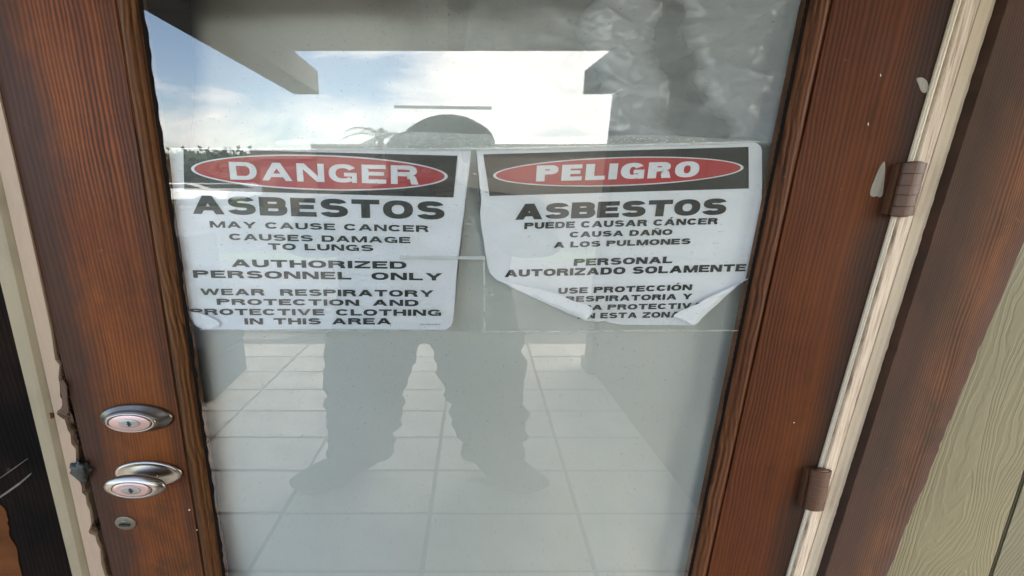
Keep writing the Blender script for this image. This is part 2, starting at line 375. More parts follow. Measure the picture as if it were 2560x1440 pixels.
def fade(m):
    nt = m.node_tree; out = [n for n in nt.nodes if n.type == 'OUTPUT_MATERIAL'][0]; src = out.inputs[0].links[0].from_socket
    at = N(nt, 'Attribute', attribute_name='contact'); tr = N(nt, 'BsdfTransparent')
    v = math_(nt, 'ADD', at.outputs['Fac'], math_(nt, 'MULTIPLY', math_(nt, 'SUBTRACT', nz(nt, obj_co(nt, (1, 1, 1.6)), 26, 5), 0.5), 0.35))
    f = ramp(nt, v, [(0.04, (0, 0, 0)), (0.9, (0.80,) * 3)])
    x = N(nt, 'MixShader', {0: f}); nt.links.new(tr.outputs[0], x.inputs[1]); nt.links.new(src, x.inputs[2]); nt.links.new(x.outputs[0], out.inputs[0])
MT['crumple'] = sheeting('crumpled_plastic_film', (0.46, 0.475, 0.495), 0.35, 12.0, 0.26, spec=0.8)
fade(MT['crumple'])
# porch and surroundings
def tile_mat():
    m, nt, p, o = new_mat('concrete_tile')
    f = nz(nt, obj_co(nt), 3.5, 8, 0.65); g = nz(nt, obj_co(nt), 60, 3)
    oi = N(nt, 'ObjectInfo')
    c = ramp(nt, f, [(0.34, (0.56, 0.48, 0.38)), (0.66, (0.87, 0.78, 0.63))])
    c = mixc(nt, math_(nt, 'MULTIPLY', oi.outputs['Random'], 0.3), c, (0.62, 0.55, 0.46))
    setin(nt, p, Base_Color=c, Roughness=0.7, Normal=bump(nt, g, 0.3, 0.001)); return m
MT['tile'] = tile_mat()
MT['grout'] = simple('dark_grout', (0.17, 0.145, 0.12), 0.9)
MT['ceiling'] = simple('grey_soffit_paint', (0.45, 0.45, 0.45), 0.7, var=0.08, sc=3)
MT['beam'] = simple('grey_brown_beam', (0.17, 0.165, 0.16), 0.7, var=0.12, sc=4)
MT['asphalt'] = simple('street_asphalt', (0.055, 0.053, 0.05), 0.9, var=0.25, sc=0.8)
MT['grass'] = simple('lawn_green', (0.07, 0.10, 0.03), 0.9, var=0.4, sc=1.5)
MT['pave'] = simple('pale_pavement', (0.075, 0.07, 0.062), 0.9, var=0.12, sc=1.2)
MT['leaf'] = simple('tree_leaf', (0.035, 0.055, 0.018), 0.6, var=0.5, sc=0.7)
MT['palm'] = simple('palm_frond', (0.05, 0.07, 0.03), 0.6, var=0.4, sc=1.0)
MT['bark'] = simple('tree_bark', (0.09, 0.065, 0.045), 0.9, var=0.3, sc=3)
MT['stucco'] = simple('neighbour_stucco', (0.11, 0.095, 0.08), 0.85, var=0.1, sc=1)
MT['fascia'] = simple('white_fascia', (0.72, 0.71, 0.68), 0.7, var=0.05)
MT['darkglass'] = simple('dark_window', (0.02, 0.024, 0.03), 0.12)
MT['case'] = simple('black_moulded_plastic', (0.02, 0.021, 0.022), 0.5, var=0.2, sc=20, bmp=0.2)
MT['cabinet'] = simple('grey_cabinet_steel', (0.05, 0.052, 0.056), 0.5, var=0.1)
MT['label'] = simple('white_sticker', (0.75, 0.75, 0.75), 0.5, var=0.05)
MT['room'] = simple('dark_room_paint', (0.05, 0.05, 0.05), 0.9)
MT['denim'] = simple('dark_blue_denim', (0.020, 0.026, 0.034), 0.9, var=0.3, sc=14, bmp=0.4)
MT['jacket'] = simple('black_jacket_cloth', (0.018, 0.018, 0.02), 0.9, var=0.3, sc=14, bmp=0.4)
MT['skin'] = simple('skin', (0.42, 0.25, 0.18), 0.55, var=0.08, sc=20)
MT['cap'] = simple('black_cap_cloth', (0.022, 0.023, 0.025), 0.85, var=0.2, sc=20)
MT['shoe'] = simple('dark_boot_leather', (0.022, 0.022, 0.024), 0.6, var=0.3, sc=20)
MT['phone'] = simple('black_phone', (0.01, 0.01, 0.012), 0.2)
MT['hair'] = simple('brown_hair', (0.03, 0.02, 0.014), 0.7)
MT['eye'] = simple('eye_dark', (0.02, 0.015, 0.01), 0.2)
MT['lip'] = simple('lip', (0.36, 0.16, 0.13), 0.5)

# ================================================================== LARGE STRUCTURE
ZT, ZB = 2.06, 0.0            # top of the door opening, porch floor
CEIL = 2.32
# ground, street
box('ground', -400, 400, -400, 60, -0.62, -0.10, MT['grass']); tag(bpy.data.objects['ground'], kind='structure', label='green ground that runs out to the horizon')
box('pavement', -40, 40, -7.5, -3.35, -0.098, -0.030, MT['pave']); tag(bpy.data.objects['pavement'], kind='structure')
box('road', -400, 400, -24, -9, -0.099, -0.085, MT['asphalt']); tag(bpy.data.objects['road'], kind='structure')
# porch floor of tiles, joints slightly skewed to the door
fl = box('floor', -6, 6, -3.30, 0.18, -0.16, -0.006, MT['grout']); tag(fl, kind='structure')
skew = 0.07
tile_me = {}
for j in range(-2, 9):
    y1 = -0.835 - 0.31 * j + 0.31 - 0.008; y0 = y1 - 0.31 + 0.016
    y1 = min(y1, 0.03)
    if y0 < -3.30: continue
    for i in range(-6, 6):
        xo = lambda x, y: x + skew * (-y - 0.835)
        xa, xb = -0.084 + 0.71 * i + 0.011, -0.084 + 0.71 * (i + 1) - 0.011
        o = None
        if j >= 0:
            bm = None
            if 'a' not in tile_me:
                bm = bmesh.new(); ww, dd = 0.71 - 0.022, 0.294
                vs = [bm.verts.new((x + (-skew * y), y, z)) for z in (-0.02, 0.0) for y in (0, -dd) for x in (0, ww)]
                for f in [(0, 1, 3, 2), (4, 6, 7, 5), (0, 4, 5, 1), (2, 3, 7, 6), (0, 2, 6, 4), (1, 5, 7, 3)]: bm.faces.new([vs[k] for k in f])
                bmesh.ops.recalc_face_normals(bm, faces=bm.faces)
                me = bpy.data.meshes.new('tile'); bm.to_mesh(me); bm.free(); me.materials.append(MT['tile']); tile_me['a'] = me
            o = bpy.data.objects.new('tile', tile_me['a']); COL.objects.link(o); o.parent = fl
            o.location = (xo(xa, y1), y1, random.uniform(-0.0015, 0.0005))
        else:
            bm = bmesh.new()
            vs = [bm.verts.new((xo(x, y), y, z)) for z in (-0.02, 0.0) for y in (y1, y0) for x in (xa, xb)]
            for f in [(0, 1, 3, 2), (4, 6, 7, 5), (0, 4, 5, 1), (2, 3, 7, 6), (0, 2, 6, 4), (1, 5, 7, 3)]: bm.faces.new([vs[k] for k in f])
            o = fin('tile', bm, MT['tile'], fl)

# ---- lines of the photograph on the door plane (full-size photo pixels)
gl_L = xline((347, 0), (558, 1440), 0.008); gl_R = xline((2024, 0), (1726, 1440), 0.008)
st_Li = xline((289, 0), (511, 1440), 0.0); st_Lo = xline((-62, 0), (280, 1440), 0.0)
st_Ri = xline((2078, 0), (1765, 1440), 0.0); st_Ro = xline((2397, 0), (1972, 1440), 0.0)

# ---- the house: walls, room behind, roof
house = empty('house', (0, 0.1, -0.1), 'house front with dark boards left of the door and olive siding right of it', 'house')
caR = xline((2720 - 66, 352), (2226, 1440), -0.030)
caR = xline((2826, 0), (2226, 1440), -0.030)
jR = xline((2962, 0), (2478, 1440), -0.006)
def wall_board(name, f0, f1, y0, y1, z0, z1, mat, parent, bev=0.0, n=1):
    bm = bmesh.new()
    profile_board(bm, [(f0, y0), (f1, y0), (f1, y1), (f0, y1)], z0, z1, n)
    if bev:
        es = [e for e in bm.edges if all(abs(v.co.y - y0) < 1e-6 for v in e.verts) and abs(e.verts[0].co.z - e.verts[1].co.z) > 1e-4]
        bmesh.ops.bevel(bm, geom=es, offset=bev, segments=2, affect='EDGES')
    return fin(name, bm, mat, parent)
cst = lambda x: (lambda z: x)
wall_board('siding_panel', lambda z: caR(z) - 0.02, lambda z: jR(z) - 0.004, -0.006, 0.06, 0, 2.9, MT['olive'], house, 0.003)
wall_board('siding_panel', lambda z: jR(z) + 0.004, cst(6.0), -0.004, 0.06, 0, 2.9, MT['olive2'], house, 0.003)
wall_board('siding_backing', lambda z: jR(z) - 0.10, lambda z: jR(z) + 0.10, 0.062, 0.11, 0, 2.9, MT['black_gap'], house)
# left: dark boards
boards = [xline((-150, 720), (170, 1440 + 560), 0.05)]
xl = T(0, 720, 0.05).x
tl = xline((-180, 0), (172, 1440), 0.02)
for k in range(6):
    a = (lambda k: (lambda z: tl(z) - 0.02 - 0.34 * (k + 1)))(k); b = (lambda k: (lambda z: tl(z) + (0.05 if k == 0 else -0.02 - 0.34 * k - 0.006)))(k)
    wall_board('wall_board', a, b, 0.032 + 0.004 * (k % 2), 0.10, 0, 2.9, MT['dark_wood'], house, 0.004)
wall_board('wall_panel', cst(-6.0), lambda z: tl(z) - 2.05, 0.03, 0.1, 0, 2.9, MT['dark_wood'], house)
box('header_wall', -2.0, 2.3, -0.004, 0.10, ZT + 0.16, 2.9, MT['olive2'], house)
for nm, a in {'side_wall': (-6.0, -5.9, 0.1, 7.0), 'side_wall_': (5.9, 6.0, 0.1, 7.0), 'back_wall': (-6.0, 6.0, 7.0, 7.1)}.items():
    box(nm.rstrip('_'), *a, -0.1, 2.9, MT['olive2'], house)
box('room_floor', -5.9, 5.9, 0.19, 7.0, -0.1, 0.0, MT['room'], house)
box('room_ceiling', -5.9, 5.9, 0.10, 7.0, 2.6, 2.9, MT['room'], house)
box('room_partition', -5.8, 5.8, 2.2, 2.3, 0.0, 2.6, MT['room'], house)
bm = bmesh.new()
prism_pts = [(-6.3, 2.9), (6.3, 2.9), (6.3, 3.05), (-6.3, 3.05)]
vs = [(-6.3, -0.3, 2.9), (6.3, -0.3, 2.9), (6.3, 7.4, 2.9), (-6.3, 7.4, 2.9), (-6.3, 3.5, 4.1), (6.3, 3.5, 4.1)]
vv = [bm.verts.new(v) for v in vs]
for f in [(0, 1, 2, 3), (0, 4, 5, 1), (3, 2, 5, 4), (0, 3, 4), (1, 5, 2)]: bm.faces.new([vv[i] for i in f])
fin('roof', bm, MT['beam'], house)

# ---- porch roof: soffit boards, two long beams, corner post, right-hand wall
porch = empty('porch_roof', (0, -1.0, CEIL), 'grey porch roof over the door with two heavy beams, seen mirrored in the glass', 'porch roof')
fe = M(735, 130, 0)  # placeholder to keep units clear
Y_EDGE, Y_BEAM = 2.00, 2.50
pl = [M(735, 129, Y_EDGE), M(1478, 140, Y_EDGE)]
zc = CEIL
# beam corners at their far ends, measured in the glass
bl_o, bl_i = M(735, 236, Y_BEAM), M(798, 236, Y_BEAM)
br_i, br_o = M(1457, 236, Y_BEAM), M(1530, 236, Y_BEAM)
zb = (bl_o.z + br_o.z) / 2
near_lo = M(350, 20, 0.62)
def slope_x(p_far, px, py):
    # x of the lower beam edge where it leaves the picture near the house
    t = (zb - CAM_H); u = T(px, py, 0.0); d = u - Vector((0, -CAM_D, CAM_H)); s = t / d.z
    P = Vector((0, -CAM_D, CAM_H)) + d * s
    return Vector((P.x, -(P.y - 2 * GLASS_Y), zb))
nl = slope_x(bl_o, 350, 20)
nw = 12
kL = (bl_o.x - nl.x) / (bl_o.y - nl.y)
def beam(name, xo, xi, k, par):
    bm = bmesh.new(); ys = (-Y_BEAM, -0.02); v = []
    for z in (zb, zc + 0.0):
        for y in ys:
            for x in (xo, xi): v.append(bm.verts.new((x + k * (y + Y_BEAM), y, z)))
    for f in [(0, 1, 3, 2), (4, 6, 7, 5), (0, 4, 5, 1), (2, 3, 7, 6), (0, 2, 6, 4), (1, 5, 7, 3)]: bm.faces.new([v[i] for i in f])
    bmesh.ops.recalc_face_normals(bm, faces=bm.faces)
    bmesh.ops.bevel(bm, geom=[e for e in bm.edges], offset=0.004, segments=1, affect='EDGES')
    return fin(name, bm, MT['beam'], par)
beam('beam', bl_o.x, bl_i.x, kL, porch)
beam('beam', br_o.x, br_i.x, 0.0, porch)
nb_ = 8
for i in range(nb_):
    ya, yb = -Y_EDGE * i / nb_, -Y_EDGE * (i + 1) / nb_
    bm = bmesh.new(); y0_, y1_ = yb + 0.003, (ya - 0.003 if i else -0.01)
    lx = lambda y: bl_o.x + kL * (y + Y_BEAM) + .002
    v = [bm.verts.new(q) for z in (zc + .001, zc + .05) for q in ((lx(y0_), y0_, z), (br_o.x + 1.2, y0_, z), (br_o.x + 1.2, y1_, z), (lx(y1_), y1_, z))]
    for f in [(0, 1, 2, 3), (4, 7, 6, 5), (0, 4, 5, 1), (1, 5, 6, 2), (2, 6, 7, 3), (3, 7, 4, 0)]: bm.faces.new([v[k] for k in f])
    fin('ceiling_board', bm, MT['ceiling'], porch)
box('batten', 0.0, 0.10, -Y_EDGE + 0.02, -0.01, zc - 0.012, zc - 0.0005, MT['brown_wall'], porch)
box('fascia_board', bl_o.x + kL * .5, br_o.x + 1.2, -Y_EDGE - 0.022, -Y_EDGE - 0.001, zc - 0.0, zc + 0.20, MT['ceiling'], porch)
box('roof_deck', bl_o.x + kL * .5 + .01, br_o.x + 1.2, -Y_EDGE, -0.01, zc + 0.054, zc + 0.22, MT['beam'], porch)
# right: post under the beam end and boarded wall back to the house
post = empty('porch_post', (br_o.x + 0.05, -Y_BEAM + 0.1, 0), 'brown square porch post under the right beam end, mirrored in the glass', 'post')
px_b = M(1457, 925, Y_BEAM).x; px_t = M(1517, 360, Y_BEAM).x
bm = bmesh.new()
v = [bm.verts.new(p) for p in [(px_b, -Y_BEAM + .005, 0), (px_b + .34, -Y_BEAM + .005, 0), (px_b + .34, -Y_BEAM + .16, 0), (px_b, -Y_BEAM + .16, 0),
                               (br_o.x, -Y_BEAM + .005, zb), (br_o.x + .34, -Y_BEAM + .005, zb), (br_o.x + .34, -Y_BEAM + .16, zb), (br_o.x, -Y_BEAM + .16, zb)]]
for f in [(0, 1, 2, 3), (4, 7, 6, 5), (0, 4, 5, 1), (1, 5, 6, 2), (2, 6, 7, 3), (3, 7, 4, 0)]: bm.faces.new([v[i] for i in f])
fin('post_shaft', bm, MT['brown_wall'], post)
box('post_base', px_b - .02, px_b + .36, -Y_BEAM - .01, -Y_BEAM + .175, 0.0, 0.10, MT['beam'], post, 0.004)
sw = empty('side_wall', (2.6, -1.2, 0), 'dark brown boarded side wall at the right of the porch, mirrored in the glass', 'wall')
for i in range(2, 8):
    ya = -0.05 - 0.285 * i
    box('wall_board', br_o.x + 0.004, br_o.x + 0.12, ya - 0.279, ya, 0.0, zc - 0.001, MT['brown_wall'], sw, 0.004)

# ---- door frame
frame = empty('door_frame', (0, 0.02, 0), 'old door frame with cream painted jambs and weathered brown casing board', 'door frame')
# left jamb: outer strip, groove, inner strip with torn edge
L0 = xline((-181, 0), (175, 1440), -0.012); L1 = xline((-103, 0), (216, 1440), -0.012)
bm = bmesh.new()
profile_board(bm, [(L0, 0.05), (L0, -0.006), (lambda z: L0(z) + .006, -0.012), (lambda z: L1(z) - .012, -0.010), (L1, 0.0), (L1, 0.05)], 0, ZT + .15, 1)
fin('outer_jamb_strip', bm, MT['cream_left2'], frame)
G0 = xline((-103, 0), (216, 1440), 0.012); G1 = xline((-95, 0), (226, 1440), 0.012)
wall_board('jamb_groove', lambda z: G0(z) - .01, lambda z: G1(z) + .01, 0.012, 0.05, 0, ZT + .15, MT['black_gap'], frame)
# inner strip: right edge is traced, with the torn stretch below the first lock
edge = [(-66, 0), (-2, 240), (35, 400), (88, 640), (128, 830), (133, 870), (138, 900), (148, 912), (146, 945), (150, 960), (150, 990), (158, 1005), (150, 1030), (141, 1034), (150, 1043), (162, 1050), (170, 1078), (176, 1085),
        (178, 1110), (189, 1122), (190, 1150), (186, 1165), (188, 1195), (199, 1205), (204, 1215), (205, 1232), (214, 1240), (217, 1262), (224, 1275), (228, 1310), (221, 1330), (226, 1336), (238, 1340), (241, 1355), (250, 1372), (253, 1410), (262, 1440)]
bm = bmesh.new(); pts = []
I0 = xline((-95, 0), (226, 1440), -0.004)
for (x, y) in edge:
    p = T(x, y, -0.004); pts.append((p.x, p.z))
zt, zbm = ZT + .15, 0.0
kx = (pts[0][0] - pts[3][0]) / (pts[0][1] - pts[3][1])
top = (pts[0][0] + kx * (zt - pts[0][1]), zt); bot = (pts[-1][0] + kx * (zbm - pts[-1][1]), zbm)
outl = [(I0(zt), zt), top] + pts + [bot, (I0(zbm), zbm)]
prism(bm, outl, -0.004, 0.0295, 0.0)
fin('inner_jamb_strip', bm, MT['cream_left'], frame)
# splintered bare wood behind the torn paint
sp1_ = [(140, 940), (152, 938), (163, 950), (165, 975), (172, 990), (172, 1010), (183, 1040), (190, 1075), (196, 1110), (205, 1150), (214, 1200), (222, 1240), (233, 1290), (246, 1345), (262, 1400), (272, 1440)]
lo_ = [(p[0] - 26 - 10 * math.sin(i * 2.1), p[1] + 6) for i, p in enumerate(sp1_)]
bm = bmesh.new()
def shell(bm, left, right, y, jit):
    rows = []
    for a, b in zip(left, right):
        row = []
        for k in range(5):
            t = k / 4; px = a[0] + (b[0] - a[0]) * t; py = a[1] + (b[1] - a[1]) * t
            row.append(bm.verts.new(T(px, py, y + random.uniform(-jit, jit))))
        rows.append(row)
    for r0, r1 in zip(rows, rows[1:]):
        for k in range(4): bm.faces.new((r0[k], r0[k + 1], r1[k + 1], r1[k]))
l2 = catmull(lo_, 5); r2 = [(p[0] + random.uniform(-3, 3), p[1]) for p in catmull(sp1_, 5)]
shell(bm, l2, r2, 0.006, 0.004)
fin('splintered_wood', bm, MT['rot'], frame)
# raised splinter on top of the paint, and the orange peg beside it
for pts_, nm, mt_ in (([(148, 955), (158, 950), (166, 965), (168, 1000), (172, 1030), (163, 1040), (150, 1032), (142, 1036), (143, 1028), (156, 1018), (153, 985)], 'splinter', 'rot'),
                      ([(106, 1035), (120, 1032), (132, 1034), (132, 1045), (122, 1050), (108, 1047)], 'wood_peg', 'peg_and_sun_orange')):
    bm = bmesh.new(); q = [T(x, y, -0.0065) for x, y in pts_]; prism(bm, [(a.x, a.z) for a in q], -0.0065, -0.0042, 0.0)
    fin(nm, bm, MT[mt_], frame)
# warm sunlight painted as orange low on the dark wall, and two chalky scratches
for nm, pts_, mt_ in (('painted_sun_patch', [(-60, 1240), (0, 1262), (18, 1290), (22, 1330), (40, 1370), (48, 1410), (66, 1480), (60, 1560), (-60, 1560)], 'peg_and_sun_orange'),
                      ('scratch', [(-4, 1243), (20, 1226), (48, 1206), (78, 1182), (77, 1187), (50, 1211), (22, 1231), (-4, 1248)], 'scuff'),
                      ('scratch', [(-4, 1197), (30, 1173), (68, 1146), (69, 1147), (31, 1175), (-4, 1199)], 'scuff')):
    pp = catmull(pts_, 4, True) if nm == 'painted_sun_patch' else pts_
    bm = bmesh.new(); q = [T(x, y, 0.0305) for x, y in pp]; prism(bm, [(a.x + (.006 * noise.noise(Vector((a.x * 60, a.z * 60, 0))) if nm == 'painted_sun_patch' else 0), a.z) for a in q], 0.0305, 0.0318)
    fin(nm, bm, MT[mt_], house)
# green-black latch lump in the gap
bm = bmesh.new(); bmesh.ops.create_icosphere(bm, subdivisions=3, radius=1)
c0 = T(205, 1176, -0.006)
for v in bm.verts:
    n_ = 1 + 0.9 * noise.noise(v.co * 1.9)
    v.co = Vector((c0.x + v.co.x * .021 * n_, c0.y + v.co.y * .010, c0.z + v.co.z * .023 * n_ - v.co.x * .006))
fin('latch_lump', bm, MT['green_lump'], frame, True)
wall_board('door_gap', lambda z: st_Lo(z) - 0.05, lambda z: st_Lo(z) + 0.02, 0.030, 0.05, 0, ZT, MT['black_gap'], frame)
# right jamb: bright bead, weathered band, groove, painted band with raised rib
R0 = xline((2393, 0), (1970, 1440), -0.004); RA = xline((2412, 0), (1981, 1440), -0.008); RB = xline((2452, 0), (2008, 1440), -0.010); RC = xline((2517, 0), (2056, 1440), -0.014)
wall_board('bead', R0, RA, -0.006, 0.03, 0, ZT + .15, MT['cream_bright'], frame, 0.003)
wall_board('weathered_stop', lambda z: RA(z) + .001, RB, -0.0095, 0.03, 0, ZT + .15, MT['weathered'], frame, 0.001)
bm = bmesh.new()
Wr = lambda t: (lambda z: RB(z) + .0025 + (RC(z) - RB(z) - .0025) * t)
profile_board(bm, [(Wr(0), 0.03), (Wr(0), -0.008), (Wr(.22), -0.010), (Wr(.30), -0.016), (Wr(.38), -0.016), (Wr(.46), -0.011), (Wr(.9), -0.012), (Wr(1), -0.007), (Wr(1), 0.03)], 0, ZT + .15, 1)
fin('painted_jamb', bm, MT['cream_right'], frame)
wall_board('jamb_gap', lambda z: RC(z) - .01, lambda z: RC(z) + .03, -0.001, 0.03, 0, ZT + .15, MT['black_gap'], frame)
# casing board with rough edges
C0 = xline((2521, 0), (2062, 1440), -0.030)
def wob(i, z):
    return (0.006 * noise.noise(Vector((z * 14, 3.1, 0))) + 0.003 * noise.noise(Vector((z * 45, 1, 0))) + 0.012 * noise.noise(Vector((z * 2.2, 7, 0)))) if i in (2, 3, 4) else (0.0015 * noise.noise(Vector((z * 50, 9, 0))) if i in (0, 1) else 0)
bm = bmesh.new()
profile_board(bm, [(C0, 0.0), (C0, -0.030), (lambda z: caR(z) - .012, -0.031), (lambda z: caR(z) - .001, -0.022), (caR, 0.0)], 0, ZT + .15, 260, wob)
fin('casing_board', bm, MT['casing'], frame)
box('head_casing', -1.45, 1.9, -0.028, 0.05, ZT + .152, ZT + .26, MT['casing'], frame, 0.003)
box('head_jamb', -1.15, 1.45, -0.008, 0.05, ZT + .004, ZT + .15, MT['cream_right'], frame, 0.003)
box('threshold', -1.3, 1.5, -0.06, 0.19, 0.001, 0.024, MT['casing'], frame, 0.004)
box('reveal', -2.2, -1.25, 0.101, 0.18, 0, 2.9, MT['room'], house); box('reveal', 1.5, 2.4, 0.101, 0.18, 0, 2.9, MT['room'], house)

# ---- the door
door = empty('door', (0, 0, 0), 'reddish brown stained fir door with a full-height glass pane', 'door')
wall_board('stile', st_Lo, st_Li, 0.0, 0.038, 0.025, ZT, MT['stile_left'], door, 0.002)
wall_board('stile', st_Ri, lambda z: st_Ro(z) - 0.004, 0.0, 0.038, 0.025, ZT, MT['stile_right'], door, 0.004)
ZG0, ZG1 = 0.26, 1.93
def rail(z0, z1, up):
    bm = bmesh.new(); q = [(st_Li(z0) + .001, z0), (st_Ri(z0) - .001, z0), (st_Ri(z1) - .001, z1), (st_Li(z1) + .001, z1)]
    prism(bm, q, 0.0005, 0.038, 0.001); return fin('rail', bm, MT['stile_right'], door)
rail(0.025, ZG0, 0); rail(ZG1, ZT, 1)
def mould(side, n=220):
    bm = bmesh.new()
    a, b, g = (st_Li, gl_L, 1) if side < 0 else (st_Ri, gl_R, -1)
    L = lambda t, e=0.0: (lambda z: a(z) + (b(z) - a(z)) * t)
    cols = [(L(0.0), 0.03), (L(0.0), 0.004), (L(0.05), 0.0045), (L(0.10), -0.0015), (L(0.30), -0.003), (L(0.55), -0.001), (L(0.62), 0.003), (L(0.70), 0.0015), (L(0.86), 0.004), (L(0.90), 0.009), (L(1.0), 0.0095), (L(1.0), 0.03)]
    profile_board(bm, cols, ZG0, ZG1, n)
    return fin('glazing_moulding', bm, MT['mould_left' if side < 0 else 'mould_right'], door)
mould(-1); mould(1)
for z0, z1 in ((ZG0, ZG0 + .02), (ZG1 - .02, ZG1)):
    bm = bmesh.new(); prism(bm, [(gl_L(z0), z0), (gl_R(z0), z0), (gl_R(z1), z1), (gl_L(z1), z1)], 0.0012, 0.03, 0.001); fin('glazing_moulding', bm, MT['mould_right'], door)
# wavy black sealant bead where glass meets wood
for side, fx in ((-1, gl_L), (1, gl_R)):
    bm = bmesh.new(); rows = []
    sgn = 1 if side < 0 else -1; nn = 420
    for j in range(nn + 1):
        z = ZG0 + (ZG1 - ZG0) * j / nn
        wv = 0.0045 + 0.0016 * math.sin(z * 150 + 5 * noise.noise(Vector((z * 9, 2, 0)))) * (0.6 + noise.noise(Vector((z * 6, side, 0)))) + 0.0035 * noise.noise(Vector((z * 17, side * 5, 0)))
        if side > 0: wv = 0.003 + 0.0006 * math.sin(z * 420) + 0.002 * noise.noise(Vector((z * 17, 5, 0)))
        x = fx(z)
        rows.append([bm.verts.new(p) for p in ((x - sgn * .002, 0.0085, z), (x + sgn * wv * .5, 0.0085, z), (x + sgn * max(.002, wv), 0.0118, z))])
    for a, b in zip(rows, rows[1:]):
        for k in range(2): bm.faces.new((a[k], a[k + 1], b[k + 1], b[k]))
    fin('sealant_bead', bm, MT['sealant'], door, True)
bm = bmesh.new(); prism(bm, [(gl_L(ZG0), ZG0), (gl_R(ZG0), ZG0), (gl_R(ZG1), ZG1), (gl_L(ZG1), ZG1)], GLASS_Y, GLASS_Y + 0.004)
fin('glass_pane', bm, MT['glass'], door)
# paint smears and chips on the stiles
def patch(name, pts, y, mat, parent, smooth=True, th=0.0006, n=5):
    pp = catmull(pts, n, True) if smooth else pts
    bm = bmesh.new(); q = [T(a, b, y) for a, b in pp]
    prism(bm, [(v.x, v.z) for v in q], y, y + th); return fin(name, bm, mat, parent)
smear = paint('smeared_putty', (0.27, 0.25, 0.20), amt=0.8, grain=2.2, thr=0.48)
patch('paint_smear', [(2211, 404), (2213, 425), (2209, 470), (2206, 488), (2199, 493), (2192, 490), (2184, 492), (2176, 487), (2178, 470), (2188, 445), (2200, 418)], -0.0008, smear, door)
patch('paint_smear', [(2292, 197), (2306, 194), (2318, 204), (2322, 222), (2314, 232), (2304, 228), (2298, 214)], -0.0006, smear, door)
for (a, b, l, h) in [(2171, 310, 1, 8), (2236, 436, 1.6, 8), (1985, 1057, 1.6, 2), (473, 1275, 2.5, 4), (492, 1325, 2, 3), (2202, 188, 1, 7)]:
    patch('paint_chip', [(a - l, b), (a, b - h / 2), (a + l, b - 1), (a + l * .6, b + h / 2), (a - l * .5, b + h * .4)], -0.0006, MT['cream_bright'], door, False)

# ---- door hardware; the discs read as wide ovals
K = 2.37
def ring_prof(rs): return rs
def hardware(name, px, py, mat, prof, parent, y0=0.0, kz=1.0, px_r=None):
    c = T(px, py, y0); bm = bmesh.new(); lathe(bm, [(r, y0 - d) for r, d in prof], c.x, c.z, K, 64, kz)
    return fin(name, bm, mat, parent, True), c
bolt = empty('deadbolt', T(342, 1046, 0.0)); bolt.parent = door
o, c = hardware('rose', 344, 1043, MT['nickel_dark'], [(0.0, 0.0), (.0340, 0.0), (.0345, .003), (.0325, .008), (.029, .0105), (.0285, .012), (.027, .013), (.0255, .019), (.0235, .022), (.0228, .0225), (.0215, .0215)], bolt)
# concentric rim, face and core stand out towards the viewer
rimc = c
def disc(name, cx, cz, mat, prof, parent, kz=1.0):
    bm = bmesh.new(); lathe(bm, [(r, -d) for r, d in prof], cx, cz, K, 64, kz); return fin(name, bm, mat, parent, True)
disc('rim', c.x, c.z, MT['nickel'], [(.0235, .018), (.0232, .0235), (.0218, .0250), (.0203, .0245), (.0203, .022), (.0, .022)], bolt)
disc('face', c.x, c.z, MT['nickel_pink'], [(.0192, .0222), (.0192, .0250), (.0185, .0256), (.0, .0256)], bolt)
disc('core', c.x, c.z, MT['steel'], [(.0098, .0258), (.0098, .0266), (.0092, .0270), (.0, .0270)], bolt)
def keyhole(cx, cz, y, par):
    pts = [(-.0012, .0062), (.0018, .0058), (.0008, .0035), (.0032, .0018), (.0016, .0004), (.0036, -.0016), (.0010, -.0034), (.0016, -.0064), (-.0018, -.0060), (-.0010, -.0030), (-.0030, -.0012), (-.0010, .0006), (-.0026, .0024)]
    bm = bmesh.new(); prism(bm, [(cx + a * K * .8, cz + b) for a, b in pts], y - .0002, y + .0004); return fin('keyhole', bm, MT['keyhole'], par)
keyhole(c.x, c.z, -.0271, bolt)
disc('face_groove', c.x, c.z, MT['keyhole'], [(.0204, .0218), (.0204, .0232), (.0190, .0232)], bolt)
knob = empty('door_knob', T(374, 1184, 0.0)); knob.parent = door
_, c = hardware('rose', 374, 1181, MT['nickel'], [(.0, .0), (.0325, .0), (.0330, .003), (.0315, .007), (.0285, .0085), (.0275, .0075), (.024, .0085), (.017, .012), (.012, .014)], knob)
disc('neck', c.x, c.z, MT['nickel_dark'], [(.0130, .012), (.0118, .020), (.0115, .030), (.0135, .036)], knob)
disc('knob_body', c.x, c.z, MT['nickel'], [(.010, .031), (.0150, .0325), (.0225, .036), (.0275, .0415), (.0288, .0465), (.0280, .0510), (.0245, .0555), (.0205, .0580), (.0195, .0582), (.0190, .0575)], knob)
disc('face', c.x, c.z, MT['nickel_pink'], [(.0182, .0570), (.0180, .0584), (.0140, .0592), (.0, .0594)], knob)
disc('face_groove', c.x, c.z, MT['keyhole'], [(.0191, .0572), (.0181, .0572)], knob)
disc('core', c.x, c.z, MT['steel'], [(.0092, .0590), (.0092, .0600), (.0086, .0604), (.0, .0604)], knob)
keyhole(c.x, c.z, -.0605, knob)
pln = empty('cover_plate', T(314, 1308, 0)); pln.parent = door
disc_c = T(315, 1307, 0)
disc('plate', disc_c.x, disc_c.z, MT['old_brass'], [(.0, .0), (.0108, .0), (.0108, .0018), (.0098, .0028), (.0, .0030)], pln, 1.75)
bm = bmesh.new(); bx(bm, disc_c.x - .014, disc_c.x + .012, -.0062, -.0028, disc_c.z - .0055, disc_c.z - .0005, .001); fin('latch_slot', bm, MT['keyhole'], pln)
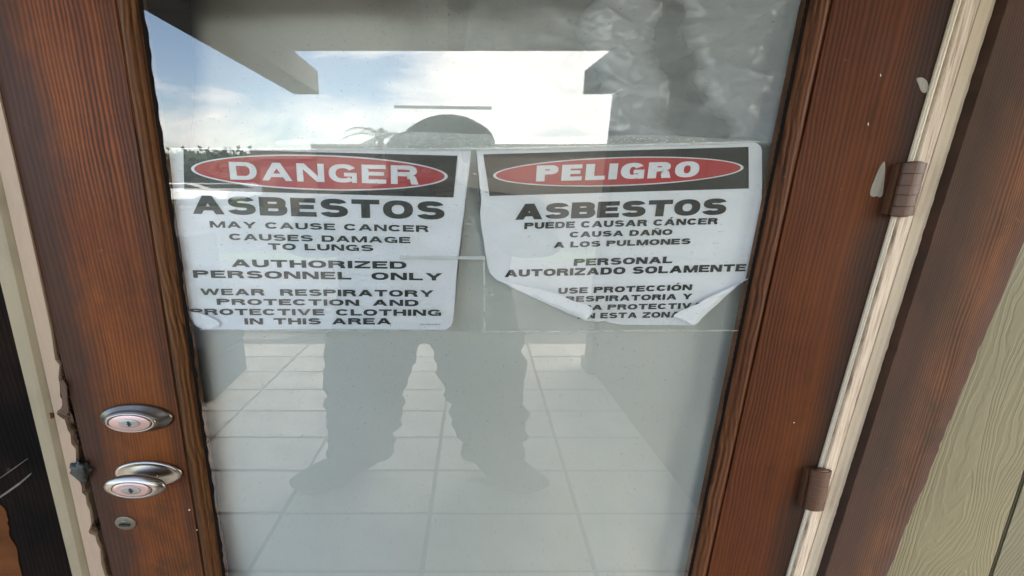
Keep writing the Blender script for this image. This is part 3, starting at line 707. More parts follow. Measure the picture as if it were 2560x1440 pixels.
bm = bmesh.new(); lathe(bm, [(.0, -.0062), (.0030, -.0060), (.0034, -.0045), (.0034, -.003)], disc_c.x - .006, disc_c.z - .0045, K, 24); fin('screw', bm, MT['old_brass'], pln, True)
bm = bmesh.new(); lathe(bm, [(.0, -.0042), (.0024, -.0040), (.0026, -.003)], disc_c.x - .002, disc_c.z + .0058, K, 24); fin('screw', bm, MT['old_brass'], pln, True)

# ---- hinges: knuckle barrel, leaf, caps
def hinge(top, bot, width, seed, cyl):
    h = empty('hinge', T(*bot, -0.01)); h.parent = door
    y = -0.018
    a = T(top[0], top[1], y); b = T(bot[0], bot[1], y); wd = width
    # barrel made of knuckles that follow the leaning frame
    cuts = [0, .18, .38, .62, .80, 1.0] if cyl else [0, .20, .42, .60, .82, 1.0]
    for i in range(5):
        t0, t1 = cuts[i] + .002, cuts[i + 1] - .002
        bm = bmesh.new(); rings = []
        rr = 1.0 if i % 2 == 0 else 0.97
        for t, s in ((t0, .97), (t0 + .008, 1), (t1 - .008, 1), (t1, .97)):
            cx = a.x + (b.x - a.x) * t; cz = a.z + (b.z - a.z) * t
            rings.append([bm.verts.new((cx + math.cos(q) * wd / 2 * s * rr, y + .004 + math.sin(q) * .011 * s * rr, cz)) for q in [2 * math.pi * k / 24 for k in range(24)]])
        for r0, r1 in zip(rings, rings[1:]):
            for k in range(24): bm.faces.new((r0[k], r0[(k + 1) % 24], r1[(k + 1) % 24], r1[k]))
        bm.faces.new(rings[0]); bm.faces.new(rings[-1])
        fin('knuckle', bm, MT['hinge'], h, False)
    bm = bmesh.new()
    for t, q in ((0, 1), (1, 1)): pass
    q = [(a.x - wd * .62, a.z - .002), (a.x - wd * .1, a.z - .002), (b.x - wd * .1, b.z + .002), (b.x - wd * .62, b.z + .002)]
    prism(bm, q, -0.009, -0.0005, 0.0); fin('hinge_leaf', bm, MT['hinge'], h)
    for (p, s) in ((a, 1), (b, -1)):
        bm = bmesh.new(); bmesh.ops.create_uvsphere(bm, u_segments=20, v_segments=8, radius=1)
        for v in bm.verts: v.co = Vector((p.x + v.co.x * wd * .36, y + .004 + v.co.y * .008, p.z + v.co.z * .0035))
        fin('pin_cap', bm, MT['hinge'], h, True)
hinge((2293, 407), (2257, 539), 0.043, 1, False)
hinge((2057, 1178), (2037, 1274), 0.045, 2, True)

# ================================================================== PLASTIC BEHIND THE GLASS
def poly_in(px, py, poly):
    c = False; j = len(poly) - 1
    for i in range(len(poly)):
        if (poly[i][1] > py) != (poly[j][1] > py) and px < (poly[j][0] - poly[i][0]) * (py - poly[i][1]) / (poly[j][1] - poly[i][1] + 1e-9) + poly[i][0]: c = not c
        j = i
    return c
SH_Y = 0.050
bm = bmesh.new(); NX, NZ = 170, 190; grid = []
x0s, x1s, z0s, z1s = -0.72, 1.02, 0.20, 1.97
eL = xline((300, 0), (486, 1440), SH_Y)
for j in range(NZ + 1):
    row = []
    z = z0s + (z1s - z0s) * j / NZ
    xs = eL(z) + 0.010 * noise.noise(Vector((z * 3, 0, 5)))
    for i in range(NX + 1):
        x = xs + (x1s - xs) * i / NX
        lr = min(1, max(0, (x - .1) / .5)) * min(1, max(0, (1.35 - z) / .5))
        d = lr * .009 * noise.noise(Vector((x * 9.0 + z * 2.5, z * 0.9, 6))) + 0.007 * noise.noise(Vector((x * 3.0, z * 1.3, 1))) + 0.003 * noise.noise(Vector((x * 9 + z * 4, z * 5, 4)))
        e = max(0.0, 1 - (x - xs) / 0.10)
        t_ = min(1, max(0, (z - 1.42) / .42)); lean_ = .13 * t_ * t_ * (3 - 2 * t_)
        row.append(bm.verts.new((x, SH_Y + d * (1 + 2 * t_) + 0.11 * e * e + lean_, z)))
    grid.append(row)
for j in range(NZ):
    for i in range(NX): bm.faces.new((grid[j][i], grid[j][i + 1], grid[j + 1][i + 1], grid[j + 1][i]))
sheet = fin('plastic_sheet', bm, MT['sheet'], None, True)
tag(sheet, 'hazy grey plastic sheeting hung behind the whole glass pane', 'plastic sheet')
# crumpled inner folds of the sheeting, upper right
lobes = [[(1540, -60), (1636, -60), (1650, 40), (1634, 110), (1668, 180), (1676, 250), (1648, 300), (1690, 345), (1650, 352), (1560, 352), (1520, 330), (1492, 270), (1500, 215), (1486, 165), (1462, 120), (1440, 60), (1480, 0)],
         [(1700, -60), (2090, -60), (2040, 200), (1980, 380), (1840, 365), (1822, 320), (1790, 285), (1760, 240), (1736, 190), (1738, 140), (1712, 90), (1716, 30)]]
lobes = [catmull(l, 5, True) for l in lobes]
def crump(x, z):
    a = 0.0
    w_ = noise.noise(Vector((x * 4, z * 6, 9)))
    for f, g in ((4, .0060), (8, .0052), (17, .0030), (36, .0016), (80, .0005)):
        v = Vector((x * f * .62 + z * f * .5 + w_, z * f * 1.25 - x * f * .25 + w_ * .7, f * 1.3))
        r = 1 - abs(noise.noise(v)) * 2.6
        a += g * (r * r * .8 if r > 0 else r * .35)
    return a
def contact(px, py):
    jx = px + 16 * noise.noise(Vector((px * .012, py * .022, 2))) + 6 * noise.noise(Vector((px * .05, py * .09, 5)))
    jy = py + 8 * noise.noise(Vector((px * .02, py * .04, 8)))
    best = 0.0
    for ol in lobes:
        d = min(((jx - q[0]) / 1.5) ** 2 + (jy - q[1]) ** 2 for q in ol) ** .5
        d = d if poly_in(jx, jy, ol) else -d
        best = max(best, min(1, max(0, (d + 22) / 50)))
    low = 0.34 + 0.20 * noise.noise(Vector((px * .008, py * .02, 3)))
    side = min(1, max(0, (px - 900) / 450)) * min(1, max(0, (372 - py) / 40))
    return max(best * min(1, max(0, (376 - py) / 22)), low * side)
bm = bmesh.new(); st = 5.0; lay = bm.verts.layers.float.new('contact')
x_0, x_1, y_0, y_1 = 860, 2075, -50, 380
nx_, ny_ = int((x_1 - x_0) / st), int((y_1 - y_0) / st)
vg = []
for j in range(ny_ + 1):
    row = []
    for i in range(nx_ + 1):
        px, py = x_0 + i * st, y_0 + j * st
        p = T(px, py, 0.034); e = contact(px, py)
        y = 0.036 + 0.010 * (1 - e) - crump(p.x, p.z) * (0.35 + .65 * e)
        v = bm.verts.new((p.x, max(y, 0.0165), p.z)); v[lay] = e; row.append(v)
    vg.append(row)
for a, b in zip(vg, vg[1:]):
    for k in range(nx_): bm.faces.new((a[k], a[k + 1], b[k + 1], b[k]))
fin('crumpled_fold', bm, MT['crumple'], sheet, True)

# ================================================================== SIGNS
PY = 0.0260           # paper plane, just behind the glass and its clear sleeve
def arc(cx, cy, rx, ry, a0, a1, sx, sy, n=None, ex=0.86):
    n = n or max(4, int(abs(a1 - a0) / 12)); o, i_ = [], []
    for k in range(n + 1):
        a = R_(a0 + (a1 - a0) * k / n); c, s = math.cos(a), math.sin(a)
        cc = math.copysign(abs(c) ** ex, c); ss = math.copysign(abs(s) ** ex, s)
        o.append((cx + rx * cc, cy + ry * ss)); i_.append((cx + (rx - sx) * cc, cy + (ry - sy) * ss))
    return [[o[k], o[k + 1], i_[k + 1], i_[k]] for k in range(n)]
def rc(x0, y0, x1, y1): return [[(x0, y0), (x1, y0), (x1, y1), (x0, y1)]]
def glyph(ch, s, b):
    base = {'Á': 'A', 'Ó': 'O', 'Ñ': 'N'}.get(ch, ch); W = 1.0; P = []
    if base == 'A':
        W = 1.12; m = W / 2
        P = [[(0, 0), (s, 0), (m + .55 * s, 1), (m - .55 * s, 1)], [(W - s, 0), (W, 0), (m + .55 * s, 1), (m - .55 * s, 1)]] + rc(.22, .20, W - .22, .20 + b * .9)
    elif base == 'B':
        W = .98; ym0, ym1 = .52 - b / 2, .52 + b / 2
        P = rc(0, 0, s, 1) + rc(s, 1 - b, .60, 1) + rc(s, ym0, .62, ym1) + rc(s, 0, .62, b)
        P += arc(.58, (ym0 + 1) / 2, .36, (1 - ym0) / 2, -90, 90, s, b) + arc(.60, ym1 / 2, .38, ym1 / 2, -90, 90, s, b)
    elif base == 'C': P = arc(.5, .5, .5, .5, 32, 328, s, b)
    elif base == 'D': P = rc(0, 0, s, 1) + rc(s, 1 - b, .55, 1) + rc(s, 0, .55, b) + arc(.53, .5, .46, .5, -90, 90, s, b)
    elif base == 'E': W = .90; P = rc(0, 0, s, 1) + rc(s, 1 - b, .88, 1) + rc(s, .52 - b * .45, .82, .52 + b * .45) + rc(s, 0, .90, b)
    elif base == 'G': W = 1.04; P = arc(.52, .5, .52, .5, 32, 318, s, b) + rc(.56, .34, 1.03, .34 + b * .9) + rc(1.03 - s * .72, 0.0, 1.03, .34)
    elif base == 'H': W = .98; P = rc(0, 0, s, 1) + rc(W - s, 0, W, 1) + rc(s, .5 - b / 2, W - s, .5 + b / 2)
    elif base == 'I': W = s; P = rc(0, 0, s, 1)
    elif base == 'L': W = .86; P = rc(0, 0, s, 1) + rc(s, 0, .86, b)
    elif base == 'M':
        W = 1.22; m = W / 2
        P = rc(0, 0, s * .92, 1) + rc(W - s * .92, 0, W, 1) + [[(0.02, 1), (s * 1.15, 1), (m + s * .38, 0), (m - s * .38, 0)], [(W - s * 1.15, 1), (W - .02, 1), (m + s * .38, 0), (m - s * .38, 0)]]
    elif base == 'N': W = 1.0; P = rc(0, 0, s * .92, 1) + rc(W - s * .92, 0, W, 1) + [[(0, 1), (s * 1.1, 1), (W, 0), (W - s * 1.1, 0)]]
    elif base == 'O': W = 1.06; P = arc(.53, .5, .53, .5, 0, 360, s, b)
    elif base in 'PR':
        y0 = .42
        P = rc(0, 0, s, 1) + rc(s, 1 - b, .60, 1) + rc(s, y0, .60, y0 + b) + arc(.58, (1 + y0) / 2, .38, (1 - y0) / 2, -90, 90, s, b); W = .96
        if base == 'R': W = 1.02; P += arc(.60, .30, .34, .20, 0, 90, s, b) + [[(.94 - s, .30), (.94, .30), (1.02, 0), (1.0 - s, 0)]]
    elif base == 'S':
        W = 1.0; y0, y1 = .52 - b / 2, .52 + b / 2
        P = arc(.5, (1 + y0) / 2, .46, (1 - y0) / 2, 14, 270, s, b) + arc(.5, y1 / 2, .49, y1 / 2, 90, -166, s, b)
    elif base == 'T': W = .98; P = rc(0, 1 - b, W, 1) + rc(W / 2 - s / 2, 0, W / 2 + s / 2, 1 - b)
    elif base == 'U': W = .98; P = rc(0, .42, s, 1) + rc(W - s, .42, W, 1) + arc(W / 2, .42, W / 2, .42, 180, 360, s, b)
    elif base == 'V': W = 1.06; m = W / 2; P = [[(0, 1), (s, 1), (m + .48 * s, 0), (m - .48 * s, 0)], [(W - s, 1), (W, 1), (m + .48 * s, 0), (m - .48 * s, 0)]]
    elif base == 'W':
        W = 1.46; q = s * .92
        for a, c in ((0, .40), (.73, .40), (.73, 1.06), (W, 1.06)):
            P.append([(a - q * (0 if a == 0 else .5 if a < 1 else 1), 1), (a + q * (1 if a == 0 else .5 if a < 1 else 0), 1), (c + q * .46, 0), (c - q * .46, 0)])
    elif base == 'Y': W = 1.08; m = W / 2; P = [[(0, 1), (s * 1.1, 1), (m + .5 * s, .42), (m - .5 * s, .36)], [(W - s * 1.1, 1), (W, 1), (m + .5 * s, .36), (m - .5 * s, .42)]] + rc(m - s / 2, 0, m + s / 2, .44)
    elif base == 'Z': W = .94; P = rc(0.02, 1 - b, W, 1) + rc(0, 0, W, b) + [[(0, b), (s * 1.3, b), (W, 1 - b), (W - s * 1.3, 1 - b)]]
    elif base == ' ': W = .40
    if ch in 'ÁÓ': P.append([(W / 2 - .06, 1.08), (W / 2 + .12, 1.08), (W / 2 + .30, 1.30), (W / 2 + .04, 1.30)])
    if ch == 'Ñ': P += [[(W / 2 - .26, 1.10), (W / 2 - .20, 1.26), (W / 2 + .02, 1.22), (W / 2 - .02, 1.12)], [(W / 2 - .02, 1.12), (W / 2 + .02, 1.22), (W / 2 + .22, 1.28), (W / 2 + .26, 1.12)]]
    return W, P
def text_line(body, q, mat, parent, z, off, s=.28, b=.24, gap=.13, sp_w=.40, y=None, clip=None, yoff=0.0):
    """print one line of capitals into the photo quad q = (xL, topL, botL, xR, topR, botR) of an enlarged crop"""
    y = y if y is not None else PY - 0.0009
    x = 0; pieces = []
    for ch in body:
        if ch == ' ': x += sp_w; continue
        W, P = glyph(ch, s, b)
        pieces += [[(x + a, c) for a, c in poly] for poly in P]; x += W + gap
    tot = x - gap
    f = lambda a, i: off[i] + a / z
    xL, tL, bL, xR, tR, bR = q
    bm = bmesh.new(); lean = (xL - PPX)  # verticals lean with the sheet
    for n_, poly in enumerate(pieces):
        vs = []
        for a, c in poly:
            u = a / tot; X = xL + (xR - xL) * u
            Y = (bL + (bR - bL) * u) + ((tL + (tR - tL) * u) - (bL + (bR - bL) * u)) * c
            full = (f(X, 0), f(Y, 1))
            full = (full[0] + (full[0] - 1041) * (-(full[1] - f((bL + tL) / 2, 1)) / 4300.0), full[1])
            vs.append(bm.verts.new(T(full[0], full[1], y - 0.00004 * (n_ % 3))))
        try: bm.faces.new(vs)
        except ValueError: pass
    return fin('printed_text', bm, mat, parent)
def flat(name, pts, y, mat, parent, th=0.0004, z=1.0, off=(0, 0), n=0, closed=True):
    pp = catmull(pts, n, True) if n else pts
    bm = bmesh.new(); q = [T(off[0] + a / z, off[1] + b / z, y) for a, b in pp]
    prism(bm, [(v.x, v.z) for v in q], y, y + th)
    bmesh.ops.triangulate(bm, faces=[f for f in bm.faces if len(f.verts) > 4])
    return fin(name, bm, mat, parent)
def oval(cx, cy, rx, ry, slope, n=72):
    return [(cx + rx * math.cos(2 * math.pi * k / n), cy + ry * math.sin(2 * math.pi * k / n) + slope * rx * math.cos(2 * math.pi * k / n)) for k in range(n)]
def curl(name, fold, tip, y0, h, parent, z, off, n=14):
    """paper turned over towards the glass: rolls from the outer silhouette to the free edge"""
    A = catmull(fold, 8); B = catmull(tip, 8); m = max(len(A), len(B))
    smp = lambda L, t: tuple(L[min(len(L) - 1, int(t * (len(L) - 1)))][k] + (L[min(len(L) - 1, int(t * (len(L) - 1)) + 1)][k] - L[min(len(L) - 1, int(t * (len(L) - 1)))][k]) * (t * (len(L) - 1) % 1) for k in (0, 1))
    bm = bmesh.new(); g = []
    for i in range(41):
        t = i / 40; a = smp(A, t); b = smp(B, t); row = []
        for k in range(n + 1):
            u = k / n; uu = 1 - math.cos(u * math.pi / 2)
            px = off[0] + (a[0] + (b[0] - a[0]) * uu) / z; py = off[1] + (a[1] + (b[1] - a[1]) * uu) / z
            row.append(bm.verts.new(T(px + 2.2 * noise.noise(Vector((t * 7, u * 2, z))), py + 1.8 * noise.noise(Vector((t * 9, u * 3, 4))), y0 - h * (0.15 + 0.6 * math.sin(min(1, u * 1.25) * math.pi * .55) + 0.22 * noise.noise(Vector((t * 6, u * 2.5, 7)))))))
        g.append(row)
    for r0, r1 in zip(g, g[1:]):
        for k in range(n): bm.faces.new((r0[k], r0[k + 1], r1[k + 1], r1[k]))
    return fin(name, bm, MT['paper'], parent, True)
# --- English sign
Z1, O1 = 2.88, (400, 340)
s1 = empty('warning_sign', T(800, 825, PY), 'white English DANGER ASBESTOS sign, left of the two, taped behind the glass', 'sign', 'asbestos warning signs')
flat('paper', [(62, 85), (700, 92), (1500, 100), (2240, 103), (2222, 300), (2200, 450), (2170, 700), (2140, 950), (2118, 1250), (2110, 1330), (2095, 1368), (2058, 1394), (1700, 1392), (1200, 1388), (800, 1392), (420, 1394), (350, 1390), (300, 1320), (190, 1262), (150, 950), (100, 450)], PY, MT['paper'], s1, 0.0004, Z1, O1)
flat('header_panel', [(168, 92), (2142, 142), (2113, 443), (174, 388)], PY - .0005, MT['ink'], s1, .0003, Z1, O1)
flat('oval_ring', oval(1148, 263, 924, 127, .030), PY - .0010, MT['white_ink'], s1, .0003, Z1, O1)
flat('red_oval', oval(1148, 263, 902, 117, .030), PY - .0014, MT['red'], s1, .0002, Z1, O1)
TL = lambda t, q, **k: text_line(t, q, k.pop('mat', MT['ink']), s1, Z1, O1, **k)
TL('DANGER', (500, 186, 313, 1862, 214, 350), mat=MT['white_ink'], s=.25, b=.22, gap=.17, y=PY - .0019)
TL('ASBESTOS', (228, 426, 560, 2052, 472, 604), s=.31, b=.25, gap=.12)
TL('MAY CAUSE CANCER', (358, 612, 659, 1935, 645, 692), s=.25, b=.24, gap=.14, sp_w=.55)
TL('CAUSES DAMAGE', (497, 702, 749, 1803, 728, 773), s=.26, b=.24, sp_w=.55)
TL('TO LUNGS', (778, 772, 819, 1537, 785, 830), s=.26, b=.24, sp_w=.55)
TL('AUTHORIZED', (512, 888, 943, 1775, 904, 957), s=.27, b=.24)
TL('PERSONNEL ONLY', (238, 966, 1021, 2035, 988, 1041), s=.27, b=.24, sp_w=1.1)
TL('WEAR RESPIRATORY', (290, 1098, 1145, 1972, 1111, 1159), s=.27, b=.25, sp_w=1.05)
TL('PROTECTION AND', (408, 1172, 1216, 1862, 1180, 1225), s=.27, b=.25, sp_w=.85)
TL('PROTECTIVE CLOTHING', (218, 1243, 1288, 2025, 1250, 1296), s=.27, b=.25, sp_w=.75)
TL('IN THIS AREA', (608, 1312, 1357, 1665, 1311, 1357), s=.27, b=.25, sp_w=.7)
TL('CORNER'[:0] or 'I', (1930, 1356, 1357, 1931, 1356, 1357)) if False else None
fc = bpy.data.curves.new('form', 'FONT'); fc.body = 'Form #01AM616'; fc.size = 1
fo = bpy.data.objects.new('form', fc); COL.objects.link(fo); dg = bpy.context.evaluated_depsgraph_get()
fm = bpy.data.meshes.new_from_object(fo.evaluated_get(dg)); bpy.data.objects.remove(fo)
mxx = max(v.co.x for v in fm.vertices)
for v in fm.vertices:
    u = v.co.x / mxx; v.co = T(400 + (1872 + 142 * u) / Z1, 340 + (1362 - v.co.y * 14) / Z1, PY - .001)
fm.materials.append(MT['ink']); fo = bpy.data.objects.new('printed_text', fm); COL.objects.link(fo); fo.parent = s1; fo.matrix_parent_inverse = s1.matrix_basis.inverted()
curl('turned_corner', [(188, 1262), (240, 1350), (300, 1385), (355, 1392)], [(215, 1262), (330, 1290), (432, 1350), (358, 1390)], PY - .001, .007, s1, Z1, O1)
# --- Spanish sign
O2 = (1150, 340)
s2 = empty('warning_sign', T(1560, 812, PY), 'white Spanish PELIGRO ASBESTOS sign, right of the two, with both lower corners curled', 'sign', 'asbestos warning signs')
flat('paper', catmull([(115, 98), (800, 72), (1500, 52), (2060, 39)], 4) + [(2110, 42), (2145, 56), (2166, 78), (2174, 110)] + catmull([(2174, 300), (2172, 560), (2150, 700), (2122, 850), (2078, 1022)], 4)
     + catmull([(2040, 1050), (1990, 1085), (1850, 1210), (1705, 1348)], 4) + [(1680, 1363), (1450, 1361), (1180, 1359), (1080, 1344), (1040, 1330), (1000, 1338), (900, 1330)] + catmull([(800, 1285), (640, 1215), (460, 1135), (330, 1062), (262, 1036)], 4)
     + catmull([(215, 985), (192, 900), (172, 760), (148, 600), (150, 430), (132, 330), (128, 200)], 4), PY, MT['paper'], s2, 0.0004, Z1, O2)
flat('header_panel', [(168, 132), (2078, 78), (2080, 378), (213, 432)], PY - .0005, MT['ink'], s2, .0003, Z1, O2)
flat('oval_ring', oval(1140, 256, 902, 104, -.032), PY - .0010, MT['white_ink'], s2, .0003, Z1, O2)
flat('red_oval', oval(1140, 256, 882, 96, -.032), PY - .0014, MT['red'], s2, .0002, Z1, O2)
TL = lambda t, q, **k: text_line(t, q, k.pop('mat', MT['ink']), s2, Z1, O2, **k)
TL('PELIGRO', (550, 213, 328, 1718, 180, 295), mat=MT['white_ink'], s=.38, b=.25, gap=.15, y=PY - .0019)
TL('ASBESTOS', (400, 490, 604, 1915, 447, 567), s=.34, b=.27, gap=.08)
TL('PUEDE CAUSAR CÁNCER', (463, 624, 671, 1852, 589, 635), s=.31, b=.26, gap=.11, sp_w=.5)
TL('CAUSA DAÑO', (790, 690, 731, 1527, 670, 712), s=.31, b=.26, gap=.11, sp_w=.5)
TL('A LOS PULMONES', (675, 764, 806, 1657, 736, 778), s=.31, b=.26, gap=.11, sp_w=.5)
TL('PERSONAL', (820, 885, 936, 1528, 867, 915), s=.31, b=.26, gap=.10)
TL('AUTORIZADO SOLAMENTE', (322, 964, 1016, 2052, 921, 974), s=.31, b=.26, gap=.10, sp_w=.5)
TL('USE PROTECCIÓN', (708, 1094, 1138, 1667, 1068, 1110), s=.31, b=.26, gap=.11, sp_w=.5)
TL('RESPIRATORIA Y', (760, 1155, 1197, 1670, 1134, 1175), s=.31, b=.26, gap=.11, sp_w=.5)
TL('ROPA PROTECTIVA', (730, 1220, 1256, 1745, 1200, 1243), s=.31, b=.26, gap=.11, sp_w=.45)
TL('EN ESTA ZONA', (850, 1276, 1316, 1585, 1264, 1306), s=.31, b=.26, gap=.11, sp_w=.5)
curl('turned_corner', [(262, 1036), (460, 1135), (640, 1215), (800, 1285), (905, 1330)], [(275, 1038), (400, 1068), (610, 1112), (800, 1178), (952, 1245), (904, 1328)], PY - .0012, .010, s2, Z1, O2)
curl('turned_corner', [(2078, 1022), (1990, 1085), (1850, 1210), (1705, 1348), (1680, 1363)], [(2070, 1030), (1760, 1180), (1735, 1200), (1545, 1284), (1600, 1325), (1690, 1358)], PY - .0012, .010, s2, Z1, O2)

# --- clear film sleeve stretched over both signs, its glued edge, creases and tapes
Y3 = GLASS_Y + .0055
slv = empty('clear_film_sleeve', T(1180, 830, Y3), 'clear plastic film stretched over both asbestos signs with sparkle painted along its glued top edge', 'plastic film')
flat('film', catmull([(424, 372), (700, 366), (1190, 366), (1500, 356), (1925, 349)], 6) + catmull([(1925, 349), (1905, 560), (1846, 828)], 4)[1:] + catmull([(1846, 828), (1500, 831), (1200, 830), (900, 824), (480, 824)], 6)[1:], Y3 + .001, MT['sleeve'], slv, .0002)
flat('glued_edge', catmull([(690, 352), (820, 343), (1000, 330), (1200, 335), (1400, 343), (1600, 337), (1760, 344), (1880, 350)], 6) + catmull([(1880, 356), (1700, 364), (1500, 368), (1200, 374), (1000, 371), (840, 366), (690, 360)], 6), Y3 - .0008, MT['sleeve_edge'], slv, .0002)
flat('crease', [(1208, 640), (1212, 640), (1214, 829), (1210, 829)], Y3 - .0006, MT['crease'], slv, .0002)
flat('crease', [(560, 372), (1180, 371), (1900, 353), (1900, 355.5), (1180, 374), (560, 375)], Y3 - .0012, MT['crease'], slv, .0002)
flat('crease', [(1212, 828), (1846, 825), (1846, 827.5), (1212, 831)], Y3 - .0006, MT['crease'], slv, .0002)
flat('crease', [(500, 823), (1115, 826), (1115, 828), (500, 825)], Y3 - .0006, MT['crease'], slv, .0002)
for (a, b) in [(1219, 730), (1225, 722), (1230, 738), (1214, 745), (1186, 434), (1170, 560), (1165, 590), (1215, 480)]:
    flat('crease', [(a - 7, b), (a, b - 2), (a + 8, b + 1), (a + 2, b + 3)], Y3 - .0006, MT['crease'], slv, .0002)
t1 = flat('tape_strip', [(985, 263), (1229, 266), (1229, 274.5), (985, 270.5)], GLASS_Y - .0006, MT['tape'], None, .0004)
tag(t1, 'short grey tape strip stuck on the glass above the signs', 'tape')
t2 = flat('tape_strip', [(1000, 639), (1212, 641), (1214, 649), (1000, 647.5)], GLASS_Y - .0006, MT['tape'], None, .0004)
tag(t2, 'frosted tape strip bridging the gap between the two signs', 'tape')

# ================================================================== THINGS SEEN IN THE GLASS
# hard case on the floor at the left
ca = M(530, 1010, 1.86); yb_ = 2.42
xr = ca.x; cz = 0.42
case = empty('hard_case', (xr - .5, -2.1, 0), 'black hard plastic equipment case with a white sticker, standing on the tiles', 'case')
bm = bmesh.new(); bx(bm, xr - 0.95, xr, -yb_, -1.88, 0.01, 0.29, 0.015); fin('case_body', bm, MT['case'], case)
bm = bmesh.new(); bx(bm, xr - 0.96, xr + .01, -yb_ - .01, -1.87, 0.30, cz, 0.02); fin('case_lid', bm, MT['case'], case)
for x in (xr - .78, xr - .22): box('latch', x, x + .10, -1.868, -1.852, 0.24, 0.345, MT['cabinet'], case, .003)
bm = bmesh.new(); bx(bm, xr - .60, xr - .38, -1.862, -1.845, 0.19, 0.215, .004); fin('carry_handle', bm, MT['cabinet'], case)
box('sticker', xr - .33, xr - .24, -1.8685, -1.8670, 0.315, 0.40, MT['label'], case)
for k in range(3): box('rib', xr - .9 + .3 * k, xr - .86 + .3 * k, -1.884, -1.878, 0.03, 0.27, MT['case'], case, .002)
# steel cabinet behind it
cq = M(640, 592, 2.75); cl = M(300, 592, 2.75).x
cab = empty('steel_cabinet', ((cq.x + cl) / 2, -2.95, 0), 'dark grey steel utility cabinet with two doors behind the black case', 'cabinet')
xr2 = M(470, 592, 2.75).x
box('cabinet_body', cl, xr2, -3.20, -2.77, 0.05, cq.z, MT['cabinet'], cab, .006)
mid = (cl + xr2) / 2
box('cabinet_door', cl + .02, mid - .006, -2.768, -2.752, 0.08, cq.z - .04, MT['cabinet'], cab, .003)
box('cabinet_door', mid + .006, xr2 - .02, -2.768, -2.752, 0.08, cq.z - .04, MT['cabinet'], cab, .003)
box('door_handle', mid - .05, mid - .02, -2.75, -2.735, 0.55, 0.70, MT['nickel'], cab, .002)
box('plinth', cl + .02, xr2 - .02, -3.18, -2.79, 0.001, 0.05, MT['case'], cab)
# neighbouring building across the street
nbD = 26.0
a = M(645, 375, nbD); b = M(785, 360, nbD); e2 = M(1560, 360, nbD)
nb = empty('neighbour_building', ((a.x + e2.x) / 2, -nbD - 3, -.1), 'low flat-roofed building with pale fascia across the street, mirrored in the glass', 'building')
box('wall', a.x, b.x - .01, -nbD - 6, -nbD, -.1, a.z - .55, MT['stucco'], nb)
box('wall', b.x, e2.x, -nbD - 7, -nbD - .4, -.1, b.z - .3, MT['stucco'], nb)
box('fascia', a.x - .3, b.x - .02, -nbD - 6, -nbD + .5, a.z - .54, a.z, MT['stucco'], nb)
box('fascia', b.x - .2, e2.x, -nbD - 7, -nbD + .02, b.z - .29, b.z, MT['stucco'], nb)
for k in range(2):
    x = a.x + .8 + k * 2.2
    w_ = box('window', x, x + 1.5, -nbD - .02 if x < b.x - 1.5 else -nbD - .42, -nbD + .04 if x < b.x - 1.5 else -nbD - .36, .9, 2.3, MT['stucco'], nb)
    box('pane', x + .1, x + 1.4, w_.data.vertices[0].co.y + .05, max(v.co.y for v in w_.data.vertices) + .02, 1.0, 2.2, MT['darkglass'], w_)
# trees: leafy crowns and palms
def leaf_tree(name, x, y, h, r, label, seed, group='trees across the street', dens=520):
    rd = random.Random(seed); t = empty(name, (x, y, -.1), label, 'tree', group)
    bm = bmesh.new()
    def limb(p, q, r0, r1, n=7):
        d = (q - p).normalized(); s = d.orthogonal().normalized(); u = d.cross(s); ra, rb = [], []
        for k in range(n):
            a = 2 * math.pi * k / n; w_ = s * math.cos(a) + u * math.sin(a)
            ra.append(bm.verts.new(p + w_ * r0)); rb.append(bm.verts.new(q + w_ * r1))
        for k in range(n): bm.faces.new((ra[k], ra[(k + 1) % n], rb[(k + 1) % n], rb[k]))
        bm.faces.new(rb); bm.faces.new(ra[::-1])
    base = Vector((x, y, -.1)); fork = base + Vector((rd.uniform(-.3, .3), 0, h * .42)); limb(base, fork, .26, .17)
    cl = []
    for k in range(9):
        a = rd.uniform(0, 6.28); q = fork + Vector((math.cos(a) * r * rd.uniform(.3, .9), math.sin(a) * r * .6, h * rd.uniform(.1, .5)))
        limb(fork, q, .09, .03, 5); cl.append((q, r * rd.uniform(.3, .5)))
    fin('trunk', bm, MT['bark'], t)
    bm = bmesh.new()
    for q, rr in cl:
        for _ in range(dens // 9 * 3):
            dv = Vector((rd.gauss(0, 1), rd.gauss(0, 1), rd.gauss(0, .7))).normalized() * rr * rd.uniform(.3, 1.1)
            c = q + dv; s = rd.uniform(.10, .24); n1 = Vector((rd.gauss(0, 1), rd.gauss(0, 1), rd.gauss(0, 1))).normalized(); u = n1.orthogonal().normalized(); v = n1.cross(u)
            bm.faces.new([bm.verts.new(c + u * s * 1.6), bm.verts.new(c + v * s), bm.verts.new(c - u * s * 1.6), bm.verts.new(c - v * s)])
    me = bpy.data.meshes.new('crown'); bm.to_mesh(me); bm.free(); me.materials.append(MT['leaf'])
    o = bpy.data.objects.new('crown', me); COL.objects.link(o); o.parent = t; o.matrix_parent_inverse = t.matrix_basis.inverted()
